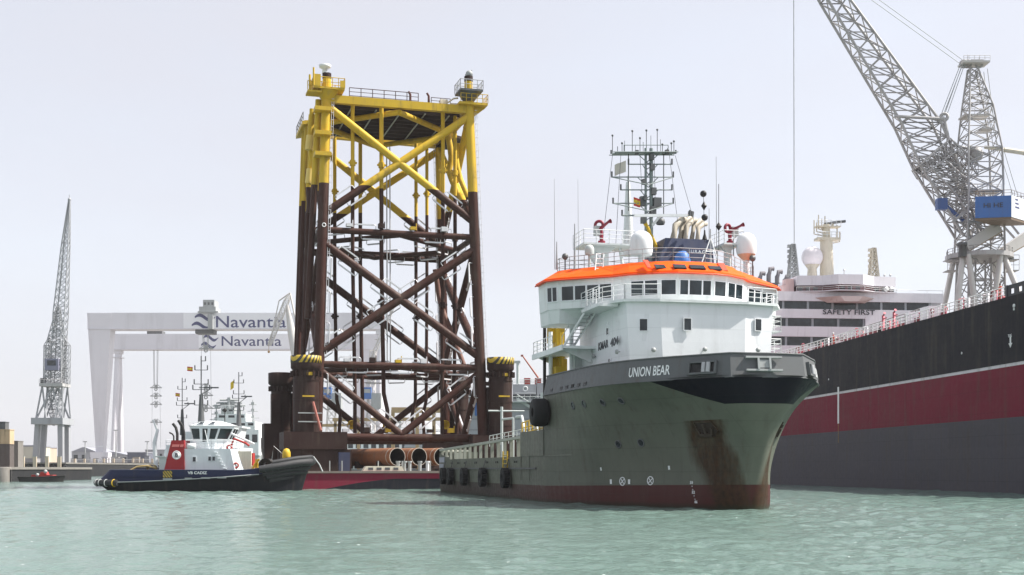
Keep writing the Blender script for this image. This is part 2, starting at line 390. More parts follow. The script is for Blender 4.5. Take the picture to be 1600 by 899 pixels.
# hull paint: boot top, olive grey sides, black band under the bow knuckle, rust below the anchor pocket
def hull_mat():
    m, t, b, N, L = nodes("bear_hull_paint"); tc = N("ShaderNodeTexCoord").outputs["Object"]
    sp = N("ShaderNodeSeparateXYZ"); L(tc, sp.inputs[0]); x, y, z = sp.outputs
    ay = mth(N, L, 'ABSOLUTE', y)
    c = mixc(N, L, ramp(N, L, noise(N, L, tc, .25, 4), .3, .7), (.118, .130, .104), (.155, .164, .132))
    zb = mth(N, L, 'ADD', 1.25, mth(N, L, 'MULTIPLY', mth(N, L, 'MAXIMUM', mth(N, L, 'SUBTRACT', x, 50), 0), .015))
    boot = mixc(N, L, ramp(N, L, x, 30, 52), (.066, .052, .046), (.082, .027, .025))
    c = mixc(N, L, mth(N, L, 'LESS_THAN', z, zb), c, boot)
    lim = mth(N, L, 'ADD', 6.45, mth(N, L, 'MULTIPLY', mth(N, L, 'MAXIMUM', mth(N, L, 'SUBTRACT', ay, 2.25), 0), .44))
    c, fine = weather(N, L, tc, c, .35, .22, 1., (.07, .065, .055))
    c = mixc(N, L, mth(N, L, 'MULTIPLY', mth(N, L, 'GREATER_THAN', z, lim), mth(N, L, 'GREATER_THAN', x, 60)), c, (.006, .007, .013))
    # rust wash from each hawse pipe down to the waterline
    d = mth(N, L, 'SUBTRACT', 5.55, z)
    wob = mth(N, L, 'MULTIPLY', mth(N, L, 'SUBTRACT', noise(N, L, tc, 1.2, 4, .6, (1, 1, .25)), .5), .9)
    ctr = mth(N, L, 'SUBTRACT', mth(N, L, 'ADD', ay, wob), mth(N, L, 'SUBTRACT', 2.65, mth(N, L, 'MULTIPLY', d, .34)))
    wd = mth(N, L, 'ADD', .72, mth(N, L, 'MULTIPLY', d, .07))
    e = mth(N, L, 'SUBTRACT', wd, mth(N, L, 'ABSOLUTE', ctr))
    f = mth(N, L, 'MULTIPLY', ramp(N, L, e, -.05, .35), mth(N, L, 'MULTIPLY', mth(N, L, 'GREATER_THAN', d, 0), mth(N, L, 'GREATER_THAN', x, 60)))
    f = mth(N, L, 'MULTIPLY', f, ramp(N, L, noise(N, L, tc, 1.5, 5, .65, (1, 1, .2)), .25, .6, .55, 1))
    c = mixc(N, L, f, c, mixc(N, L, ramp(N, L, fine, .35, .65), (.034, .021, .013), (.066, .034, .017)))
    # green waterline growth
    c = mixc(N, L, mth(N, L, 'MULTIPLY', ramp(N, L, z, .35, .05), .7), c, (.03, .04, .025))
    c, hp = plating(N, L, tc, c, 5.2, 1.55, .16); b.inputs['Specular IOR Level'].default_value = .13
    L(c, b.inputs["Base Color"]); L(ramp(N, L, fine, .3, .7, .36, .56), b.inputs["Roughness"])
    bp = N("ShaderNodeBump"); bp.inputs["Strength"].default_value = .5; bp.inputs["Distance"].default_value = .05
    L(mth(N, L, 'ADD', noise(N, L, tc, .55, 4, .5), hp), bp.inputs["Height"]); L(bp.outputs[0], b.inputs["Normal"])
    return m
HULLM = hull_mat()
BULW = paint("bulwark_grey", (.125, .132, .138), .5, .3, .25, spec=.15)
BULWI = paint("bulwark_inner", (.30, .32, .30), .55, .2, .2)
DECK = paint("deck_green", (.10, .14, .11), .7, .2, .3)
b = MB()
zs = [-2, -1, -.3, .2, .7, 1.2, 1.7, 2.2, 2.7, 3.1, 3.5]
zs = [-2, -1, -.3, .2, .7, 1.2, 1.7, 2.2, 2.7, 3.1, 3.5, 3.9, 4.3, 4.7, 5.1, 5.5, 5.9, 6.3, 6.7, 7.1, 7.5, 7.8, 8.0]
b.loft([ring(z, False) for z in zs], 0, False, False, True)
aft_ = [(49.4, 8.2)]+AFT; sq_ = [(49.4, -8.2)]+[(x, -y) for x, y in AFT[:-1]]+[(x, y) for x, y in AFT[::-1]]+[(49.4, 8.2)]
b.loft([[V((x, y*ctrl(z)[4][1]/8.2, z)) for x, y in catmull(sq_, 4)] for z in (-2, -1, 0, .7, 1.2, 1.7, 2.2, 2.7, 3.1, 3.5)], 0, False, False, True)
r8 = ring(8.0, False); b.add([p+V((0, 0, .12)) for p in r8], [tuple(range(len(r8)))], 1)      # forecastle deck
for sgn in (-1, 1):
    b.box(49.3, 49.42, sgn*8.18 if sgn < 0 else 0, 0 if sgn < 0 else 8.18, 3.4, 8.0, 0)
    b.box(42.2, 49.4, sgn*8.2-.06, sgn*8.2+.06, 3.5, 5.45, 0)                                     # raised side plating
r3 = ring(2.5, True); b.add([V((p.x*.995, p.y*.985, 2.6)) for p in r3], [tuple(range(len(r3)))], 1)        # main deck
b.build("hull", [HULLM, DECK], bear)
# bulwark of the forecastle: from the knuckle up, leaning inwards
def lean(x, y, z): 
    t = (z-8.0)/1.4; n = V((x-55, y*1.3, 0)).normalized(); return V((x, y, z))-n*(.28*t)
K8 = half(8.0, False); _c = ctrl(8.0)
K8 = [tuple(V((*_c[0], 0)).lerp(V((*_c[1], 0)), i/4))[:2] for i in range(4)]+[tuple(V((*_c[1], 0)).lerp(V((*_c[2], 0)), i/6))[:2] for i in range(6)]+[p for p in K8 if p[0] <= _c[2][0]+.01]
def bul(t, z):                                        # t: arc length from the stem along starboard
    acc = 0
    for (x0, y0), (x1, y1) in zip(K8, K8[1:]):
        l = math.hypot(x1-x0, y1-y0)
        if acc+l >= t: 
            u = (t-acc)/l; return lean(x0+(x1-x0)*u, -(y0+(y1-y0)*u), z)
        acc += l
    x0, y0 = K8[-1]; return lean(x0, -y0, z)
b = MB(); ro = [V((x, -y, 8.0)) for x, y in reversed(K8)]+[V((x, y, 8.0)) for x, y in K8[1:]]; o1 = []
for k, z in enumerate((8.0, 8.02, 8.7, 9.4)):
    sh = -.05 if k == 0 else 0.06
    o1.append([lean(p.x, p.y*(1+.0), z)+V((p.x-50, p.y*1.5, 0)).normalized()*sh for p in ro])
b.loft(o1, 0, False, False, False)
inn = [[q-V((q.x-50, q.y*1.5, 0)).normalized()*.14 for q in rr] for rr in (o1[3], o1[1])]
b.loft([o1[3], inn[0]], 0, False); b.loft(inn, 1, False, False, True)
bul_o = b.build("bulwark", [BULW, BULWI], bear)
b = MB()
b.path([q+V((0, 0, .05)) for q in o1[3][::2]], .06, 6); b.build("bulwark_rail", BULW, bear)
b = MB(); b.path([lean(p.x, p.y, 8.0)+V((p.x-50, p.y*1.5, 0)).normalized()*.07 for p in ro[::2]], .035, 6); b.build("knuckle_rail", BULW, bear)
# fairleads in the bulwark
def bulfr(t, z, s=1):
    p = bul(t, z); q = bul(t+.3, z); up = bul(t, z+.3)-p
    xd = (p-q).normalized(); M = face_matrix(p, xd, up)
    if s < 0:
        M2 = Matrix.Diagonal((1, -1, 1, 1)); M = M2 @ M @ Matrix.Diagonal((-1, 1, 1, 1))
    return M
def tf(mb, M): mb.v = [tuple(M @ V(v)) for v in mb.v]; return mb
for t, s in ((4.3, 1), (4.3, -1)):
    b = MB(); b.box(-.95, .95, -.34, .34, .07, .12, 1)
    for a in ((-1, 0), (1, 0)): b.box(a[0]*.95-.07, a[0]*.95+.07, -.40, .40, .05, .26, 0)
    for a in (-1, 1): b.box(-.95, .95, a*.36-.06, a*.36+.06, .05, .26, 0)
    for xx in (.12, .45): b.tube((xx, -.3, .2), (xx, .3, .2), .15, m=2, n=10)
    tf(b, bulfr(t, 8.62, s)).build("fairlead", [BULW, BLACK, STEEL], bear)
b = MB()
for zz, ww in ((.42, 1.12), (-.38, 1.12)):
    b.box(-ww, ww, zz-.055, zz+.055, .05, .26, 0)
b.box(-.42, .42, -.33, .36, .06, .2, 1); b.box(-.3, .3, -.22, .25, .2, .205, 0)
for a in (-.36, .36): b.box(a-.06, a+.06, -.33, .36, .2, .3, 0)
tf(b, bulfr(.35, 8.75)).build("bow_roller", [LGREY, BULW], bear)
for xx in [51.2, 52.8, 54.3, 55.2, 56.0, 57.3, 58.4]:
    h = [p for p in K8]; 
    t = sum(math.hypot(q[0]-p[0], q[1]-p[1]) for p, q in zip(K8, K8[1:]) if q[0] > xx)
    b = MB(); b.box(-.26, .26, -.09, .09, .05, .085, 1); b.box(-.3, .3, .09, .12, .05, .1, 0); b.box(-.3, .3, -.12, -.09, .05, .1, 0)
    tf(b, bulfr(t, 8.28)).build("freeing_port", [BULW, BLACK], bear)
# name on both bows
def nfn(t0, s):
    def fn(p):
        q = bul(max(.01, t0-p.x*s), 8.62+p.y); out = V((q.x-50, q.y*1.5, 0)).normalized()
        q = q+out*(.085+p.z); return q if s > 0 else V((q.x, -q.y, q.z))
    return fn
lettering("UNION BEAR", .86, "ship_name", LETTERW, bear, .012, .12, nfn(8.55, 1), thick=.02, width=3.45)
lettering("UNION BEAR", .86, "ship_name", LETTERW, bear, .012, .12, nfn(8.55, -1), thick=.02, width=3.45)
# things on the hull side
def sidefr(x, z):
    p, n, tg = side(x, z); 
    return face_matrix(p, tg, n.cross(tg) if n.cross(tg).z > 0 else tg.cross(n))
for x, z in BEAR_PORTHOLES:
    b = MB(); b.lathe([(.30, -.02), (.30, .05), (.22, .06), (.22, .0)], n=16, m=0); b.lathe([(.22, .012), (0, .012)], n=16, m=1)
    M = sidefr(x, z); tf(b, M).build("porthole", [BULW, GLASS], bear)
for x, z in BEAR_MARKS:
    b = MB(); b.lathe([(.30, .01), (.30, .025), (.24, .025), (.24, .01)], n=20)
    b.obox((0, 0, .018), V((.26, .0, 0)), V((0, .03, 0)), V((0, 0, .006))); b.obox((0, 0, .019), V((0, .26, 0)), V((.03, 0, 0)), V((0, 0, .006)))
    tf(b, sidefr(x, z) @ Matrix.Rotation(rad(40), 4, 'Z')).build("thruster_mark", LETTERW, bear)
for x, z, s_ in BEAR_SMALL:
    b = MB(); b.box(-.10*s_, .10*s_, -.16*s_, .16*s_, .008, .02); tf(b, sidefr(x, z)).build("hull_mark", LETTERW, bear)
for i in range(7):
    x, z = 65.3+.07*i, 1.62-.205*i
    lettering(str((58, 56, 54, 52, 50, 48, 46)[i]) if i % 3 == 0 else "-", .26, "draught_mark", LETTERW, bear, .008, M=sidefr(x, z) @ Matrix.Translation((0, 0, .02)), thick=.01, res=1)
# anchor pockets: recessed dark box with lip and anchor
for s in (1, -1):
    M = sidefr(67.2, 5.0)
    if s < 0: M = Matrix.Diagonal((1, -1, 1, 1)) @ M @ Matrix.Diagonal((-1, 1, 1, 1))
    b = MB(); pk = [(-.78, .5), (.72, .5), (1.05, -.15), (.65, -.55), (-.62, -.55)]
    b.slab([(x_, y_, -.02) for x_, y_ in pk], (0, 0, .06), 1)
    for p, q in zip(pk, pk[1:]+pk[:1]): b.bar((*p, .05), (*q, .05), .07, .09, 0)
    b.bar((0, -.4, .12), (0, .4, .12), .16, .14, 2); b.bar((-.5, -.35, .12), (.5, -.35, .12), .2, .14, 2); b.bar((-.5, -.35, .12), (-.62, .1, .14), .14, .12, 2); b.bar((.5, -.35, .12), (.62, .1, .14), .14, .12, 2)
    tf(b, M).build("anchor_pocket", [HULLM, flat("rusty_pocket", (.035, .024, .018), .8), flat("rusty_anchor", (.05, .035, .026), .7)], bear)
# weld seams and rubbing strakes on the side plating
b = MB()
for z in (2.55,): b.box(6, 47, -8.27, -8.2, z-.06, z+.06)
b.build("rubbing_strake", BULW, bear)
b = MB()
for x in (42.2, 45.0): b.box(x-.03, x+.03, -8.235, -8.2, 1.6, 5.4)
b.box(42.3, 57, -8.215, -8.2, 3.46, 3.52)
b.build("weld_seam", HULLM, bear)
# cargo rail along the aft deck
RAILP = paint("weathered_cargo_rail", (.36, .37, .32), .55, .35, .3)
def topz(x): return 4.55+.55*max(0, min(1, (x-4)/38))
for s in (-1, 1):
    b = MB(); pts = [(.9, 4.2*s), (1.5, 6.2*s), (3.4, 7.8*s), (6, 8.1*s), (15, 8.1*s), (28, 8.1*s), (42.2, 8.1*s)]
    pp = catmull(pts, 4)
    b.loft([[V((x, y, topz(x)+dz+.0))+V((0, -s*w_, 0)) for w_, dz in ((0, .1), (.35, .1), (.35, -.12), (0, -.12))] for x, y in pp], 0, True, True, False)
    b.build("crash_rail", RAILP, bear)
    for x in [4.5+2.5*i for i in range(15)]:
        b = MB(); b.box(x-.09, x+.09, s*7.75-.13, s*7.75+.13, 2.6, topz(x)-.1)
        b.build("rail_stanchion", RAILP, bear)
b = MB(); b.box(.9, 3.2, -6, -5.2, 2.6, 4.3); b.lathe([(.35, 0), (.35, .5)], (2.2, -7.0, 3.5), 12); b.build("stern_bollard", RAILP, bear)
b = MB(); q = []
pl = catmull([(.55, -3.0), (1.2, -6.2), (3.4, -7.9), (8, -8.2), (11, -8.2)], 5)
b.loft([[V((x, y, 3.4)) for x, y in pl], [V((x+.05, y+.03, 3.75+.65*max(0, min(1, (9-x)/6)))) for x, y in pl]], 0, False, False, True)
b.build("stern_plating", HULLM, bear)
b = MB(); b.box(5.2, 8.2, -8.24, -8.2, 3.2, 3.75); b.box(5.2, 7.7, -8.24, -8.2, 2.65, 3.05); b.build("name_plate", paint("lilac_grey_paint", (.35, .36, .42), .5), bear)
b = MB()
for k in range(4): b.tube((36.3, -8.32, 2.6+.35*k), (37.9, -8.32, 2.6+.35*k), .05, n=6)
for x in (36.3, 37.9): b.tube((x, -8.32, 2.2), (x, -8.32, 4.0), .06, n=6)
b.build("pilot_ladder", YELLOW, bear)
b = MB()
for x in (12, 15.5, 19, 24, 29, 33, 40): 
    for d in (0, .7): b.lathe([(.1, 0), (.1, .04), (0, .04)], (x+d, -8.2, 3.1), 8, axis=(0, -1, 0))
b.build("scupper", BLACK, bear)
# deck gear seen over the cargo rail
b = MB()
b.tube((24, -5.6, 2.6), (24, -5.6, 8.4), .13, n=8); b.tube((24, -6.9, 8.0), (24, -3.4, 8.0), .09, n=6); b.tube((27, -5.2, 2.6), (27, -5.2, 7.2), .1); b.tube((24, -5.6, 7.2), (27, -5.2, 7.2), .1)
b.build("deck_gantry", GREYW, bear)
b = MB(); b.path([(29.5, -5.5, 7.2), (31.5, -5.5, 7.2), (33.2, -5.5, 5.2), (37, -5.5, 5.2)], .14, 6); b.path([(30, -4.2, 6.6), (31.5, -4.2, 6.6), (33.0, -4.2, 5.0)], .11, 6); b.build("deck_pipe", GREYW, bear)
b = MB(); b.rail([(25, -7, 4.6), (42, -7, 4.9)], 1.0, .035, 1.5, 3); b.build("deck_railing", GREYW, bear)
b = MB(); b.rail([(38.5, -7.2, 5.0), (47, -7.0, 5.4)], 1.35, .06, 1.1, 3); b.build("deck_railing", YELLOW, bear)
b = MB(); b.tube((33.5, -3, 2.6), (33.5, -3, 8.2), .14); b.tube((36, -2, 2.6), (36, -2, 7), .2); b.build("vent_post", LGREY, bear)
b = MB(); b.lathe([(0, -1.6), (.75, -1.6), (.85, -1.3), (.85, 1.3), (.75, 1.6), (0, 1.6)], (46.5, -7.0, 6.75), 16, axis=(1, 0, 0)); b.build("liferaft_canister", WHITE, bear)
b = MB(); b.box(43, 50, -6.8, 6.8, 2.6, 8.6); b.build("aft_casing", GREYW, bear)
for i in range(3):
    b = MB(); b.lathe([(1.5, -2.6), (1.5, -2.5), (.7, -2.4), (.7, 2.4), (1.5, 2.5), (1.5, 2.6)], (33.5-4.2*i, 1.5, 4.2), 20, axis=(0, 1, 0)); b.box(32.5-4.2*i, 34.5-4.2*i, -1.5, 4.5, 2.6, 3.1); b.build("winch_drum", DGREY, bear)
# fenders hung on the side
def tyre_mb(R, r):
    b = MB(); b.torus((0, 0, 0), R, r, (0, 1, 0), 22, 8); 
    for i in range(22):
        t = 2*math.pi*i/22; e = V((math.cos(t), 0, math.sin(t))); g = V((-math.sin(t), 0, math.cos(t)))
        b.obox(e*(R+r*.96), e*.06, V((0, r*.8, 0)), g*.09)
    return b
ty0 = None
for k, x in enumerate((9.3, 13.2, 20.4, 29.0, 38.0)):
    if k == 0:
        ty0 = tyre_mb(.52, .30).build("tyre_fender", RUBBER)
    o = ty0 if k == 0 else inst(ty0, None)
    p = BF; X = p.o[0]+p.c*x-p.s*(-8.56); Y = p.o[1]+p.s*x+p.c*(-8.56)
    o.location = (X, Y, 1.75); o.rotation_euler = (0, 0, BF.a)
    tag(o, ("black tyre fender hung nearest the stern of the grey green ship", "black tyre fender hung second from the stern of the grey green ship",
        "black tyre fender hung at the middle of the five along the grey green aft side", "black tyre fender on the grey green side just aft of the yellow ladder",
        "black tyre fender hung under the yellow ladder on the grey green side")[k], "tyre fender", "tyre fenders along the aft side of the grey ship")
    c_ = MB(); c_.tube((0, .0, .5), (0, .3, 1.55), .03, n=4); c_.build("fender_chain", ROPE, o)
b = MB(); b.lathe([(.35, -.55), (.95, -.55), (1.05, -.35), (1.05, .35), (.95, .55), (.35, .55), (.35, -.55)], n=24, axis=(0, 1, 0))
o = b.build("tyre_fender", RUBBER); X = BF.o[0]+BF.c*50.2-BF.s*(-8.75); Y = BF.o[1]+BF.s*50.2+BF.c*(-8.75)
o.location = (X, Y, 6.7); o.rotation_euler = (0, 0, BF.a)
tag(o, "large black roller fender high on the grey green hull below the bridge wing", "tyre fender")
# ---- deckhouse
HOUSE = zone("deckhouse_white", [900], [(.80, .82, .85), (.8, .8, .8)], .4, .10, .09, 1, 0, 0, .3, (2.6, 1.85, .12))
HOUSEG = zone("deckhouse_grey_white", [900], [(.76, .80, .80), (.8, .8, .8)], .45, .14, .12, 1, 0, 0, .3, (1.9, 1.85, .12))
b = MB()
base = [(60.9, -2.9), (60.3, -5.0), (58.6, -5.5), (50, -5.5), (50, 5.5), (58.6, 5.5), (60.3, 5.0), (60.9, 2.9)]
top = [(60.7, -3.1), (60.2, -5.35), (58.4, -5.6), (50, -5.6), (50, 5.6), (58.4, 5.6), (60.2, 5.35), (60.7, 3.1)]
b.prism(base, 8.1, 13.75, 0, top); b.build("deckhouse", HOUSE, bear)
b = MB(); dk = [(61.0, -3.2), (60.4, -5.6), (58.6, -6.6), (52.5, -6.9), (52.5, 6.9), (58.6, 6.6), (60.4, 5.6), (61.0, 3.2)]
b.prism(dk, 13.752, 13.93); b.build("walkway_deck", HOUSEG, bear)
b = MB(); b.rail([(p[0]-.05, p[1]*.985, 13.93) for p in dk[::-1]], 1.0, .028, 1.3, 3)
b.build("walkway_railing", WHITE, bear)
def housewin(c, xd, w_=.42, h_=.56, kind="window", glass=GLASS, up=(0, 0, 1), tk=.05):
    M = face_matrix(c, xd, up); f = MB(); t = .055
    for a in (-1, 1):
        f.box(a*(w_/2+t/2)-t/2, a*(w_/2+t/2)+t/2, -h_/2-t, h_/2+t, -.02, tk); f.box(-w_/2, w_/2, a*(h_/2+t/2)-t/2, a*(h_/2+t/2)+t/2, -.02, tk)
    fo = tf(f, M).build(kind, HOUSE, bear)
    g = MB(); g.box(-w_/2, w_/2, -h_/2, h_/2, -.015, tk*.3); tf(g, M).build("pane", glass, fo); return fo
for u, v_ in ((1008, 507), (1074, 507), (1184, 508)):
    p = BF.onX(u, v_, 60.84 if abs(u-1090) < 90 else 60.5); housewin(V((60.86-max(0, abs(p.y)-2.95)*.28, p.y, p.z)), (0, 1, 0) if abs(p.y) < 2.95 else (.26*(1 if p.y < 0 else -1), 1, 0), .5, .78)
for u, v_ in ((950, 514), (953, 567)):
    p = BF.onY(u, v_, -5.55); housewin(V((p.x, -5.56, p.z)), (1, 0, 0), .5, .8 if v_ < 540 else .5)
for u, v_ in ((1021, 547), (1101, 546), (1184, 547)):
    p = BF.onX(u, v_, 61); b = MB(); b.lathe([(.04, 0), (.04, .15), (.16, .18), (.16, .32), (0, .32)], (60.8, p.y, p.z), 10, axis=(1, 0, 0)); b.build("flood_light", LGREY, bear)
for u, v_ in ((967, 550), (930, 557)):
    p = BF.onY(u, v_, -5.6); b = MB(); b.lathe([(.04, 0), (.04, .15), (.16, .18), (.16, .32), (0, .32)], (p.x, -5.5, p.z), 10, axis=(0, -1, 0)); b.build("flood_light", LGREY, bear)
p = BF.onY(951, 538, -5.5)
for tx, ox, wd_ in (("KMAR", -1.1, 2.3), ("404", 1.45, 1.75)): lettering(tx, .78, "type_lettering", LETTERD, bear, .016, .12, M=face_matrix((p.x+ox, -5.575, p.z), (1, 0, .02)), thick=.02, width=wd_)
# ---- bridge
HB = [(59.25, 0), (59.2, 1.3), (58.8, 2.5), (57.6, 4.2), (56.5, 5.0), (53.9, 8.3), (53.0, 8.9), (50.8, 8.9)]
def bring(dz, out, z): 
    pts = [(x, -y) for x, y in HB[:0:-1]]+HB[1:]
    return [V((x+out*(1 if x > 51 else 0)*max(0, 1-abs(y)/9.5), y*(1+out*.09), z)) for x, y in pts]
b = MB()
r0 = bring(0, 0, 13.95); r1 = bring(0, .02, 14.4); r2 = bring(0, .12, 15.95)
b.loft([r0, r1, r2], 0, True, True); b.build("bridge", HOUSEG, bear)
for s in (-1, 1):   # deep wing boxes below the bridge wings
    w0 = [(53.4, 6.2), (53.7, 8.2), (52.8, 8.75), (50.6, 8.75), (50.6, 6.2)]; w1 = [(54.5, 5.9), (53.95, 8.25), (53.02, 8.85), (50.7, 8.85), (50.7, 5.9)]
    b = MB(); b.prism([(x, y*s) for x, y in w0], 12.95, 14.0, 0, [(x, y*s) for x, y in w1]); b.build("wing_box", HOUSEG, bear)
facets = [((59.2, -1.3), (59.2, 1.3), [(.07, .29), (.33, .67), (.71, .93)]),
          ((58.8, -2.5), (59.2, -1.3), [(.14, .90)]), ((59.2, 1.3), (58.8, 2.5), [(.10, .86)]),
          ((57.6, -4.2), (58.8, -2.5), [(.06, .48), (.53, .95)]), ((58.8, 2.5), (57.6, 4.2), [(.05, .47), (.52, .94)]),
          ((53.9, -8.3), (56.5, -5.0), [(.07, .28), (.31, .50), (.53, .73), (.76, .96)]), ((56.5, 5.0), (53.9, 8.3), [(.04, .24), (.27, .47), (.5, .69), (.72, .93)]),
          ((53.0, -8.9), (53.9, -8.3), [(.1, .46), (.54, .9)]), ((53.9, 8.3), (53.0, 8.9), [(.1, .46), (.54, .9)])]
BWIN = glassmat("bridge_glass", (.012, .018, .022), .05)
for (xa, ya), (xb, yb), spans in facets:
    for t0, t1 in spans:
        def P(t, z):
            x = xa+(xb-xa)*t; y = ya+(yb-ya)*t; o = .02+.10*(z-14.4)/1.55
            return V((x+o*max(0, 1-abs(y)/9.5), y*(1+o*.09), z))
        c = (P(t0, 15.02)+P(t1, 15.02))/2; xd = P(t1, 15)-P(t0, 15); up = P(.5, 15.6)-P(.5, 14.5)
        n = V(xd).cross(up).normalized()
        housewin(c+n*.01, xd, xd.length, .98, "bridge_window", BWIN, up, .045)
b = MB(); p = V((57.05, -4.6, 14.75)); M = face_matrix(p, (-1.1*-1, .8*1, 0)); b.box(-.3, .3, -.6, .65, 0, .06); tf(b, face_matrix(p+V((.05, -.05, 0)), (1.1, .8, 0))).build("wing_door", WHITE, bear)
# orange sloped roof edge
b = MB()
e0 = [V((p.x+(.18 if p.x > 51 else -.1), p.y*1.025, 15.952)) for p in bring(0, .12, 15.95)]
e1 = [V((p.x+(.14 if p.x > 51 else -.1), p.y*1.02, 16.14)) for p in bring(0, .12, 15.95)]
e2 = [V((p.x-(1.1 if p.x > 51 else -.6), p.y*(1-.075-(.06 if abs(p.y) > 8 else 0)), 16.98)) for p in bring(0, .12, 15.95)]
b.loft([e0, e1, e2], 0, True, True); b.build("bridge_roof", ORANGE, bear)
b = MB(); b.slab([p+V((-.06 if p.x > 51 else .05, -.05 if p.y > 0 else .05, .004)) for p in e2], (0, 0, .03)); b.build("roof_deck", paint("roof_deck_grey", (.30, .33, .34), .6, .1, .2), bear)
b = MB(); b.path([p+V((.04, 0, 0)) for p in e0[:-1]], .055, 5); b.build("roof_gutter", paint("red_orange_paint", (.62, .07, .03)), bear)
for y0, y1 in ((-2.75, -2.0), (-1.55, -.65), (-.35, .75), (1.1, 2.0)):
    b = MB(); x0 = 59.15-max(0, (abs((y0+y1)/2)-1.2)*.35)
    b.slab([(x0+.14, y0, 16.26), (x0+.14, y1, 16.26), (x0-.28, y1, 16.56), (x0-.28, y0, 16.56)], (.05, 0, .09), 0); b.build("skylight", GLASS, bear)
for y0, y1 in ((-3.3, -3.05), (2.2, 2.6)):
    b = MB(); b.slab([(58.75, y0, 16.3), (58.75, y1, 16.3), (57.9, y1+.05, 16.95), (57.9, y0-.05, 16.95)], (.04, 0, .07), 0); b.build("roof_rib", paint("red_orange_paint", (.62, .07, .03)), bear)
TOPZ = 16.98
b = MB(); rp = [V((p.x-.12, p.y*.985, TOPZ)) for p in e2]
b.rail(rp, .95, .026, 1.3, 3, closed=True); b.build("roof_railing", STEEL, bear)
b = MB()   # inclined ladder up the roof edge
for dy in (0, .55): b.tube((55.9, -6.35+dy, 14.5), (54.6, -5.7+dy, 17.9), .045, n=5)
for k in range(10):
    t = k/9; b.tube(V((55.9, -6.35, 14.5)).lerp(V((54.6, -5.7, 17.9)), t), V((55.9, -5.8, 14.5)).lerp(V((54.6, -5.15, 17.9)), t), .03, n=4)
b.build("roof_ladder", WHITE, bear)
# side platforms and stair on the starboard side
b = MB(); b.box(45.4, 54.0, -8.1, -5.5, 11.15, 11.35); b.box(45.4, 54.0, -8.12, -8.0, 11.0, 11.4); b.slab([(46, -5.5, 11.15), (46, -7.9, 11.15), (46, -5.5, 10.1)], (.12, 0, 0)); b.slab([(53, -5.6, 11.15), (53, -7.9, 11.15), (53, -5.6, 10.2)], (.12, 0, 0)); b.build("side_platform", HOUSEG, bear)
b = MB(); b.rail([(45.5, -5.6, 11.35), (45.5, -8.0, 11.35), (51.0, -8.0, 11.35)], 1.0, .03, 1.2, 3); b.build("platform_railing", WHITE, bear)
b = MB(); b.box(55.2, 59.3, -7.0, -5.6, 13.55, 13.75); b.rail([(55.2, -7, 13.93), (59.0, -6.9, 13.93)], 1.0, .03, 1.1, 3); b.build("stair_landing", WHITE, bear)
b = MB(); A0, A1 = V((51.6, -7.4, 11.35)), V((55.4, -6.7, 13.75))
for o in (V((0, 0, 0)), V((0, .75, 0))):
    b.bar(A0+o, A1+o, .06, .2)
    b.tube(A0+o+V((0, 0, .9)), A1+o+V((0, 0, .9)), .03, n=5); b.tube(A0+o, A0+o+V((0, 0, .9)), .03, n=5); b.tube(A1+o, A1+o+V((0, 0, .9)), .03, n=5)
so_ = b.build("stair", WHITE, bear)
for k in range(11):
    q = A0.lerp(A1, (k+.5)/11); t_ = MB(); t_.box(q.x-.12, q.x+.12, q.y, q.y+.75, q.z, q.z+.03); t_.build("tread", LGREY, so_)
b = MB()
for (x, y) in ((47.6, -7.2), (50.6, -6.4)): b.tube((x, y, 8.1), (x, y, 13.0), .16, n=10)
b.box(49.2, 50.4, -6.1, -5.5, 8.1, 11.1); b.build("platform_support", HOUSEG, bear)
# starboard and port deck outfitting on the port side, seen past the house corner
b = MB()
for z in (10.6, 12.2): b.box(53, 58.5, 5.6, 6.8, z, z+.1); b.rail([(58.5, 5.7, z+.1), (58.5, 6.75, z+.1), (53, 6.75, z+.1)], 1.0, .035, 1.2, 3)
b.build("port_gallery", WHITE, bear)
# ---- deck crane aft of the bridge
b = MB(); b.tube((46.5, -6.3, 5.4), (46.5, -6.3, 9.6), .38, n=12); b.box(46.0, 47.0, -6.9, -5.7, 9.6, 11.0); b.box(46.1, 47.4, -6.6, -6.0, 11.0, 14.0); b.box(45.8, 46.7, -7.0, -6.2, 12.3, 13.6); b.tube((47.2, -6.3, 8), (47.6, -6.3, 13), .16)
b.box(47.2, 48.4, -7.0, -6.2, 8.7, 10.3); b.build("deck_crane", YELLOW, bear)
b = MB(); b.tube((46.2, -7.3, 5.2), (46.2, -7.3, 14.4), .13, n=8); b.build("crane_post", BLACK, bear)
b = MB(); b.path([(45.4, -7.1, 5.5), (45.4, -7.1, 8.6), (46.4, -7.1, 9.3), (47.2, -7.1, 8.6), (47.2, -7.1, 5.5)], .12, 6); b.build("hose_frame", YELLOW, bear)
# ---- monkey island
b = MB(); fz0, fz1 = TOPZ, 19.75
q0 = [(52.5, -4.1), (52.5, 1.6), (47.5, 1.6), (47.5, -4.1)]; q1 = [(51.9, -3.3), (51.9, 1.35), (47.8, 1.35), (47.8, -3.3)]
A_ = BF.onX(1025, 400, 52.5).y; B_ = BF.onX(1118, 400, 52.5).y; A2 = BF.onX(1040, 375, 52).y; B2 = BF.onX(1112, 375, 52).y
q0 = [(52.5, A_), (52.5, B_), (47.5, B_), (47.5, A_)]; q1 = [(52.0, A2), (52.0, B2), (47.8, B2), (47.8, A2)]
b.prism(q0, TOPZ, fz1, 0, q1); b.build("funnel_casing", NAVY, bear)
b = MB(); b.lathe([(.62, 0), (.62, .5), (.5, .95), (.28, 1.2), (0, 1.25)], (53.4, BF.onX(1066, 400, 53.4).y, TOPZ+.35), 16); b.build("dome_cover", BLUE, bear)
